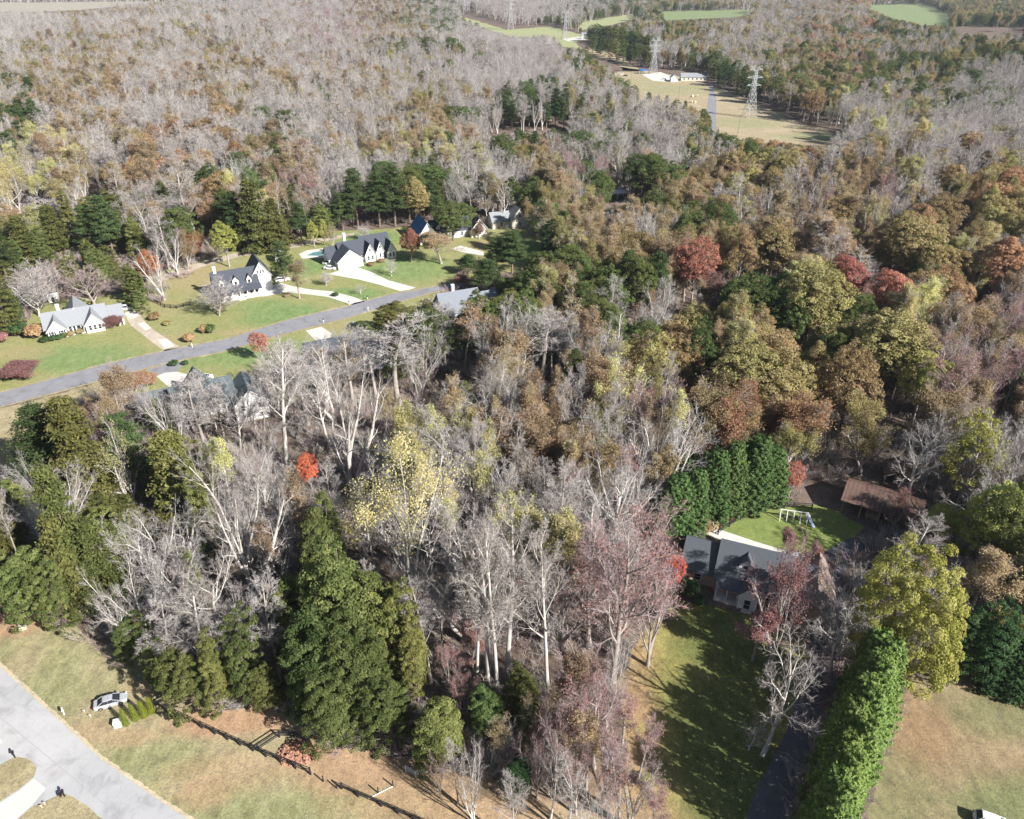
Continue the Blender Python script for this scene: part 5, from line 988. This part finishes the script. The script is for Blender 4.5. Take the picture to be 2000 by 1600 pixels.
# ---- the wood: what grows where (one word per 100 pixel cell of the photograph, by crown position)
KEY = dict(b='bare', q='white', w='warm', y='sparseyellow', Y='yellow', g='green', l='lime', o='olive', r='rust', O='thinolive', R='thinrust', t='thintan', p='pink', d='thinwine', e='pine', k='cedar', K='cedarpine', m='magnolia', n='orange')
GRID = """
bbb bOb bbt bbO bmb bbt bbp bwO bgb bbb bbb bmm bOg mOm bOb bOm rbO bgO mOm mmO
mbO bwO bbt btb bwO bbt tbb Obb bbO bbb bbb mOm mbb bmO bbO OgO Ogw gOb Omb gbb
bOe wbb bbw bbr bbO bgt btb btO bwt bbg bem bbm bbb mOb mbg bbr bby bbO bbb bbb
yyb ybw btO bwr bgt bwp bbb bbO ybg bbg twO gbp gtO OtR bot btw pbt bty oRO oro
tyk kkm kkK btg bym mek eke eko Ogk ggy gOt twt btO gtO obt twt btw otO roO oty
bmk bmk bbe bbb bbb bbe mkk kkg kkb kgb kgm gty bge bRO gto oty dtb oty rgr rbt
kmb kkb bbb bbb bbb bbb bbb bgb kwb btb bwb bwm bgk bto ytR oto gto ybt tpt bpw
bbk bpw bpb bbb bbb bbb bwb bbw bwb ybw btb tRO yyO bty tRt oob otg gob tpb ptO
bbb kbb kyb kkb byb bwb bbw wbb bby ytb bbt tbO tpt bty RtR ORt otb OgO gtb bbb
bbk kbb kbb bky byb bwb byb bbb bby byb bbw bbp bbp bbO bbb RbR bOR bdb Otb Obb
kbb Kbb bbb bwb bbb bbw kbb kby bbb bby bby bbp ppb ppb bbb bbb bbb bOg tOg bbO
kkb Kbb bbb bbb bbb bwb bbb bbb bbd bwb bbb bpp ppb pbp bbb bbb bbb bbb tOg tOb
kkb kkb bbb bkb bkb bbb bbb bbb bdb bbb bbd pbb ppb ppb bbb bbb bbb bbb bbg Obb
bbb bbb bbb bbb bbb bbb kbb bdb bkb bbb bbb bpb pbb pbb bbb bbb bbb bbb bbb bbb
bbb bbb bbb bbb bbb bbb bbb bbb bbb bbb bdp pbb ppb pbb bbb bbb bbb bbb bbb bbb
bbb bbb bbb bbb bbb bbb bbb bbb bbb bbb bbb pbb ppb pbb bbb bbb bbb bbb bbb bbb""".split()
GRID = np.array(GRID).reshape(16, 20)
CLEAR = [  # outlines in the photograph kept free of tree crowns
 [(-100, 650), (0, 640), (55, 640), (70, 600), (95, 580), (240, 575), (262, 590), (300, 600), (340, 575), (390, 512), (430, 496), (480, 486), (560, 472), (640, 452), (770, 446), (800, 436), (815, 430), (930, 436), (935, 455), (1010, 440), (1055, 475), (1055, 500), (1000, 540), (940, 500), (890, 500), (900, 530), (880, 556), (835, 580), (790, 598), (745, 620), (715, 650), (655, 650), (610, 660), (600, 690), (560, 660), (520, 680), (470, 730), (440, 735), (385, 765), (330, 775), (270, 765), (240, 745), (130, 780), (90, 830), (50, 880), (-100, 960)],
 [(-100, 1100), (0, 1165), (60, 1190), (150, 1240), (250, 1300), (350, 1350), (420, 1392), (560, 1385), (600, 1440), (640, 1466), (780, 1470), (850, 1510), (900, 1600), (900, 1700), (-100, 1700)],
 [(1322, 1100), (1340, 1040), (1400, 1010), (1440, 985), (1520, 985), (1625, 945), (1740, 912), (1770, 925), (1760, 970), (1740, 1010), (1700, 1060), (1640, 1075), (1640, 1110), (1610, 1200), (1560, 1480), (1530, 1700), (1250, 1700), (1290, 1480), (1250, 1300), (1320, 1190)],
 [(1690, 1700), (1745, 1400), (1800, 1300), (2000, 1352), (2300, 1440), (3200, 1600), (3400, 2400), (1650, 2400)],
 [(1195, 135), (1262, 130), (1390, 148), (1398, 185), (1480, 195), (1540, 228), (1640, 262), (1660, 280), (1560, 278), (1440, 262), (1400, 250), (1385, 215), (1330, 190), (1255, 175)],
 [(895, 20), (1000, 50), (1075, 50), (1148, 70), (1148, 92), (1100, 90), (1080, 66), (990, 66), (900, 32)], [(1128, 48), (1240, 27), (1250, 36), (1180, 50), (1140, 58)], [(1286, 24), (1490, 19), (1430, 34), (1300, 38)], [(1690, 11), (1800, 9), (1850, 28), (1860, 46), (1800, 46), (1740, 34)],
 [(0, 6), (380, 3), (250, 10), (150, 18), (0, 20)], [(1182, 372), (1230, 372), (1230, 396), (1182, 396)], [(1003, 405), (1028, 405), (1028, 440), (1003, 440)],
 [(1140, 92), (1185, 100), (1255, 140), (1200, 135), (1160, 112)],
]
SOFT = [[(1050, 672), (1112, 655), (1118, 690), (1060, 706)], [(846, 590), (905, 585), (905, 628), (850, 625)], [(700, 668), (770, 662), (770, 700), (712, 706)], [(600, 690), (640, 688), (640, 720), (600, 720)], [(370, 740), (440, 735), (470, 780), (440, 830), (360, 830)]]
OPEN = CLEAR[:1]
BANDS = [(48, 235, 5.4, 1.15), (235, 520, 7.3, 1.25), (520, 1100, 9.8, 1.3), (1100, 2700, 14.5, 1.45)]
rs = np.random.RandomState(77); TR = []
for y0, y1, sp_, big in BANDS:
    ys_ = np.arange(y0, y1, sp_*.92); Xs = []; Ys = []
    for k, yy in enumerate(ys_):
        hw = .74*yy+38; xx = np.arange(-hw, hw, sp_)+(k % 2)*sp_/2; Xs.append(xx); Ys.append(np.full(len(xx), yy))
    x = np.concatenate(Xs); y = np.concatenate(Ys); x = x+rs.uniform(-.42, .42, len(x))*sp_; y = y+rs.uniform(-.42, .42, len(x))*sp_; z = hgt(x, y); n = len(x)
    hs = rs.uniform(.78, 1.12, n)*(.92+.1*np.sin(x*.013+1)*np.sin(y*.011))
    H = 20*hs*big; cxp, cyp = P(x, y, z+H*.68)
    ci = np.clip((cxp//100).astype(int), 0, 19); ri = np.clip((cyp//100).astype(int), 0, 15); jx = cxp+38*np.sin(x*.05+y*.031)+rs.normal(size=n)*26; jy = cyp+30*np.sin(x*.027-y*.043)+rs.normal(size=n)*18
    ci = np.clip((jx//100).astype(int), 0, 19); ri = np.clip((jy//100).astype(int), 0, 15); cell = GRID[ri, ci]
    fq = 1 if y0 < 235 else .55      # kinds stand in loose groups
    fl = np.sin(x*.17*fq+1.3*np.sin(y*.09*fq))+np.sin(y*.15*fq+1.7*np.sin(x*.08*fq)); pick = np.clip(np.floor((fl+2)/4*3+rs.normal(size=n)*.75), 0, 2).astype(int)
    k = np.array([c[p] for c, p in zip(cell, pick)]); leafyk = np.isin(k, list('glorORtdn')); evk = np.isin(k, list('kKm')); H = np.where(leafyk, H*.86, np.where(evk, H*.7, H))
    dense = rs.rand(n) < .45; kept = np.zeros(n, bool)
    for sc in (1.0, .72, .5):     # lower trees where the tall ones would stand across an opening
        bad = np.zeros(n, bool); Hh = H*sc; rr = Hh*.2
        for f, dx in ((0, 0), (.5, 0), (1.0, 0), (.7, -1), (.7, 1), (.3, 0)):
            px, py = P(x+dx*rr, y, z+Hh*f)
            for poly in CLEAR: bad |= inpoly(px, py, poly)
            for poly in SOFT: bad |= inpoly(px, py, poly) & ((k != 'b') | dense)
        ok = ~bad & ~kept; H = np.where(ok, Hh, H); kept |= ok
    for mt in MAN:
        d2 = (x-mt['x'])**2+(y-mt['y'])**2; kept &= d2 > (min(mt['R'], 4.5)*.75+1.2)**2
        if mt['wpx'] > 20 and mt['prot']:
            px, py = P(x, y, z+H*.75); px2, py2 = P(x, y, z+H)
            for a_, b_ in ((px, py), (px2, py2)):
                ell = ((a_-mt['cx'])/(mt['wpx']*.46))**2+((b_-(mt['top']*.62+(2*mt['cy']-mt['top'])*.38))/(abs(mt['cy']-mt['top'])*.85))**2; kept &= ~((ell < 1) & (y < mt['y']-1))
    if y0 < 1100:    # big crowns keep their neighbours at a distance
        big_ = np.nonzero(kept & np.isin(k, list('glor')))[0]
        for i in big_:
            if not kept[i]: continue
            near_ = (np.abs(x-x[i]) < 8) & kept; d_ = (x[near_]-x[i])**2+(y[near_]-y[i])**2; q_ = np.nonzero(near_)[0]; kept[q_[(d_ > 0) & (d_ < (H[i]*.19)**2)]] = False
    for i in np.nonzero(kept)[0]: TR.append(dict(k=KEY[k[i]], x=float(x[i]), y=float(y[i]), z=float(z[i]), H=float(H[i]), R=float(H[i]*rs.uniform(.2, .26)*(1.38 if k[i] in 'glor' else 1)*(1.1 if y0 > 520 else 1)), cx=float(cxp[i]), cy=float(cyp[i]), label=None, group=None, manual=False, var=None))
for m_ in MAN: m_['z'] = float(hgt(m_['x'], m_['y'])); m_['cy'] = m_['cy']; TR.append(m_)
print('trees', len(TR))
# ---- nearest of each kind as things, the rest as far woodland
by = {}
for t_ in TR: by.setdefault(NAME[t_['k']][0], []).append(t_)
LIM = 285; IND = []; FAR = []
for nm, L_ in by.items():
    def seen(t_):
        px, py = P(t_['x'], t_['y'], t_['z']+t_['H']*.7); return -60 < px < 2060 and py < 1680 and py > -20
    L_.sort(key=lambda t_: (not t_['manual'], not seen(t_), -(t_['H']*t_['R'])**.5/t_['y']))
    man = [t_ for t_ in L_ if t_['manual']]; oth = [t_ for t_ in L_ if not t_['manual']]; lim = LIM-len(man)
    IND += man+oth[:lim]; FAR += oth[lim:]
print({k_: len(v_) for k_, v_ in by.items()}, len(IND), len(FAR))
# labels: nearest landmark, side of it, rank
LAND = [('the silver car', 218, 1370), ('the charcoal roofed house', 1400, 1100), ('the teal roofed house', 400, 800), ('the ranch house', 150, 625), ('the farmhouse', 470, 560), ('the pool house', 710, 505), ('the blue roofed house', 830, 460),
        ('the pole barn', 1690, 970), ('the big round maple', 1725, 1190), ('the big yellow tree', 820, 900), ('the cypress screen', 1400, 930), ('the evergreen clump', 700, 1230), ('the white carport', 1205, 385), ('the slate roofed house', 880, 605), ('the low white sided house', 1095, 685),
        ('the nearest pylon', 1463, 190), ('the second pylon', 1275, 110), ('the third pylon', 1103, 50), ('the brick rubble', 583, 1470), ('the salmon red tree', 1308, 1120), ('the red orange tree', 611, 915), ('the dark cone evergreen', 1082, 475), ('the crimson maple', 804, 480), ('the far dark pine row', 1030, 235),
        ('the lime green tree', 1870, 880), ('the right field', 1880, 1420), ('the golden tree', 30, 360), ('the near black roof', 612, 705), ('the large pinkish maple', 1195, 1150), ('the bottom left evergreens', 110, 1140), ('the white limbed tree', 500, 1000), ('the pale bottom bare tree', 925, 1540), ('the road end', 880, 556)]
def side(dx, dy):
    a = (math.degrees(math.atan2(-dy, dx)) + 22.5) % 360 // 45
    return ('right of', 'above right of', 'above', 'above left of', 'left of', 'below left of', 'below', 'below right of')[int(a)]
grp = {}
for t_ in IND:
    if t_['label']: continue
    px, py = P(t_['x'], t_['y'], t_['z']+t_['H']*.7); i = min(range(len(LAND)), key=lambda q: (LAND[q][1]-px)**2+(LAND[q][2]-py)**2)
    dx, dy = px-LAND[i][1], py-LAND[i][2]; grp.setdefault((t_['k'], i, side(dx, dy)), []).append((math.hypot(dx, dy), t_))
ONES = ['', 'first', 'second', 'third', 'fourth', 'fifth', 'sixth', 'seventh', 'eighth', 'ninth', 'tenth', 'eleventh', 'twelfth', 'thirteenth', 'fourteenth', 'fifteenth', 'sixteenth', 'seventeenth', 'eighteenth', 'nineteenth']
TENS = ['', '', 'twenty', 'thirty', 'forty', 'fifty', 'sixty', 'seventy', 'eighty', 'ninety']
def nth(n):
    if n < 20: return ONES[n]
    return TENS[n//10][:-1]+'ieth' if n % 10 == 0 else TENS[n//10]+'-'+ONES[n % 10]
for (k_, i, sd_), L_ in grp.items():
    L_.sort(key=lambda q: q[0])
    for r_, (_, t_) in enumerate(L_): t_['label'] = '%s %s %s%s' % (NAME[k_][2], sd_, LAND[i][0], '' if len(L_) == 1 else ', %s nearest' % nth(r_+1) if r_ else ', nearest of them')
GRP = dict(bare_tree='bare trees of the wood', leafy_tree='leafy autumn trees of the wood', pine_tree='pines of the wood', cedar_tree='evergreens of the wood', maple_tree='maples of the wood', yellow_tree='yellow leaved trees', cypress_tree='cypress trees', cone_shrub='row of cone shrubs by the fence')
rnd = random.Random(9)
for t_ in IND:
    nm, cat, _ = NAME[t_['k']]; vs = PROTO[t_['k']]; p = vs[t_['var'] % len(vs)] if t_.get('var') is not None else rnd.choice(vs)
    r = link(bpy.data.objects.new(nm, None)); r.location = (t_['x'], t_['y'], t_['z']); r.rotation_euler = (rnd.gauss(0, .025), rnd.gauss(0, .025), rnd.uniform(0, 6.28))
    kz = t_['H']/p['H']; kr = t_['R']/p['R'] if t_['manual'] else kz*rnd.uniform(.88, 1.12); r.scale = (kr, kr, kz); tag(r, t_['label'], cat, t_['group'] or GRP[nm])
    add('trunk', p['trunk'], r); add('crown', p['crown'], r)
# ---- far woodland: one object a kind, trees instanced on points
def woodland(name, L_, label):
    keys = sorted({t_['k'] for t_ in L_}); pc = bpy.data.collections.new(name+'_kinds'); idx = {}; c = 0
    for k_ in keys:
        for p in PROTO[k_]:
            o = bpy.data.objects.new('kind_%03d' % c, p['joined']); pc.objects.link(o); idx.setdefault(k_, []).append((c, p)); c += 1
    V = []; SC = []; IX = []; RT = []
    for t_ in L_:
        i_, p = rnd.choice(idx[t_['k']]); kz = t_['H']/p['H']; kr = t_['R']/p['R']*rnd.uniform(.95, 1.2); V.append((t_['x'], t_['y'], t_['z'])); SC.append((kr, kr, kz)); IX.append(i_); RT.append((0, 0, rnd.uniform(0, 6.28)))
    me = bpy.data.meshes.new(name); me.vertices.add(len(V)); me.vertices.foreach_set('co', np.array(V, np.float32).ravel())
    a = me.attributes.new('sc', 'FLOAT_VECTOR', 'POINT'); a.data.foreach_set('vector', np.array(SC, np.float32).ravel()); a = me.attributes.new('rt', 'FLOAT_VECTOR', 'POINT'); a.data.foreach_set('vector', np.array(RT, np.float32).ravel())
    a = me.attributes.new('ix', 'INT', 'POINT'); a.data.foreach_set('value', np.array(IX, np.int32))
    o = add(name, me); ng = bpy.data.node_groups.new(name, 'GeometryNodeTree'); ng.interface.new_socket('Geometry', in_out='INPUT', socket_type='NodeSocketGeometry'); ng.interface.new_socket('Geometry', in_out='OUTPUT', socket_type='NodeSocketGeometry')
    gi = ng.nodes.new('NodeGroupInput'); go = ng.nodes.new('NodeGroupOutput'); mp = ng.nodes.new('GeometryNodeMeshToPoints'); ip = ng.nodes.new('GeometryNodeInstanceOnPoints'); ci = ng.nodes.new('GeometryNodeCollectionInfo')
    ci.inputs['Collection'].default_value = pc; ci.inputs['Separate Children'].default_value = True; ci.inputs['Reset Children'].default_value = True; ip.inputs['Pick Instance'].default_value = True
    def attr(nm, dt):
        n = ng.nodes.new('GeometryNodeInputNamedAttribute'); n.data_type = dt; n.inputs['Name'].default_value = nm
        return next(s for s in n.outputs if s.enabled and s.name == 'Attribute')
    Lk = ng.links.new; Lk(gi.outputs[0], mp.inputs[0]); Lk(mp.outputs[0], ip.inputs['Points']); Lk(ci.outputs[0], ip.inputs['Instance']); Lk(attr('ix', 'INT'), ip.inputs['Instance Index'])
    e2 = ng.nodes.new('FunctionNodeEulerToRotation'); Lk(attr('rt', 'FLOAT_VECTOR'), e2.inputs[0]); Lk(e2.outputs[0], ip.inputs['Rotation']); Lk(attr('sc', 'FLOAT_VECTOR'), ip.inputs['Scale']); Lk(ip.outputs[0], go.inputs[0])
    md = o.modifiers.new('scatter', 'NODES'); md.node_group = ng; o['kind'] = 'stuff'; o['label'] = label; return o
EVK = ('pine', 'cedar', 'cedarpine', 'magnolia', 'holly'); BAREK = ('bare', 'white', 'pink', 'warm', 'sparseyellow')
woodland('bare_woodland', [t_ for t_ in FAR if t_['k'] in BAREK], 'grey bare woodland filling the far distance')
woodland('evergreen_woodland', [t_ for t_ in FAR if t_['k'] in EVK], 'dark evergreens scattered through the far woodland')
woodland('autumn_woodland', [t_ for t_ in FAR if t_['k'] not in BAREK+EVK], 'olive and rust coloured leafy trees of the far woodland')
# ---- thickets under the trees
Vb, Fb = brush(3); PROTO['brush'] = []; 
for k_, tw_ in enumerate(('grey', 'warm', 'pink')):
    Vb, Fb = brush(3+k_); PROTO['brush'].append(dict(joined=mesh_np('thicket', Vb, [Fb], [TW[tw_]]), H=3.0, R=1.6))
n = 9000; y = 50+330*rs.rand(n)**1.0; x = (rs.rand(n)*2-1)*(.74*y+25); kept = np.ones(n, bool)
for f in (0, 3.0):
    px, py = P(x, y, f)
    for poly in CLEAR: kept &= ~inpoly(px, py, poly)
px, py = P(x, y, 0); kept &= ~inpoly(px, py, [(880, 1500), (1010, 1530), (1200, 1480), (1230, 1300), (1300, 1250), (1300, 1700), (880, 1700)])
UB = [dict(k='brush', x=float(a), y=float(b), z=float(hgt(a, b)), H=float(rs.uniform(1.6, 3.8)), R=float(rs.uniform(1.3, 2.6))) for a, b, c_ in zip(x, y, kept) if c_]
woodland('undergrowth', UB, 'bare thicket under the trees')
# ------------------------------------------------------------------ the air
m, nt, out = new_mat('air'); pv = N(nt, 'VolumePrincipled'); pv.inputs['Color'].default_value = (.80, .87, 1.0, 1); pv.inputs['Density'].default_value = .00007; pv.inputs['Anisotropy'].default_value = .2
nt.links.new(pv.outputs[0], out.inputs['Volume']); o = MB().box(-3550, 3550, -230, 5900, -1.2, 104).build('haze', m); tag(o, kind='stuff')
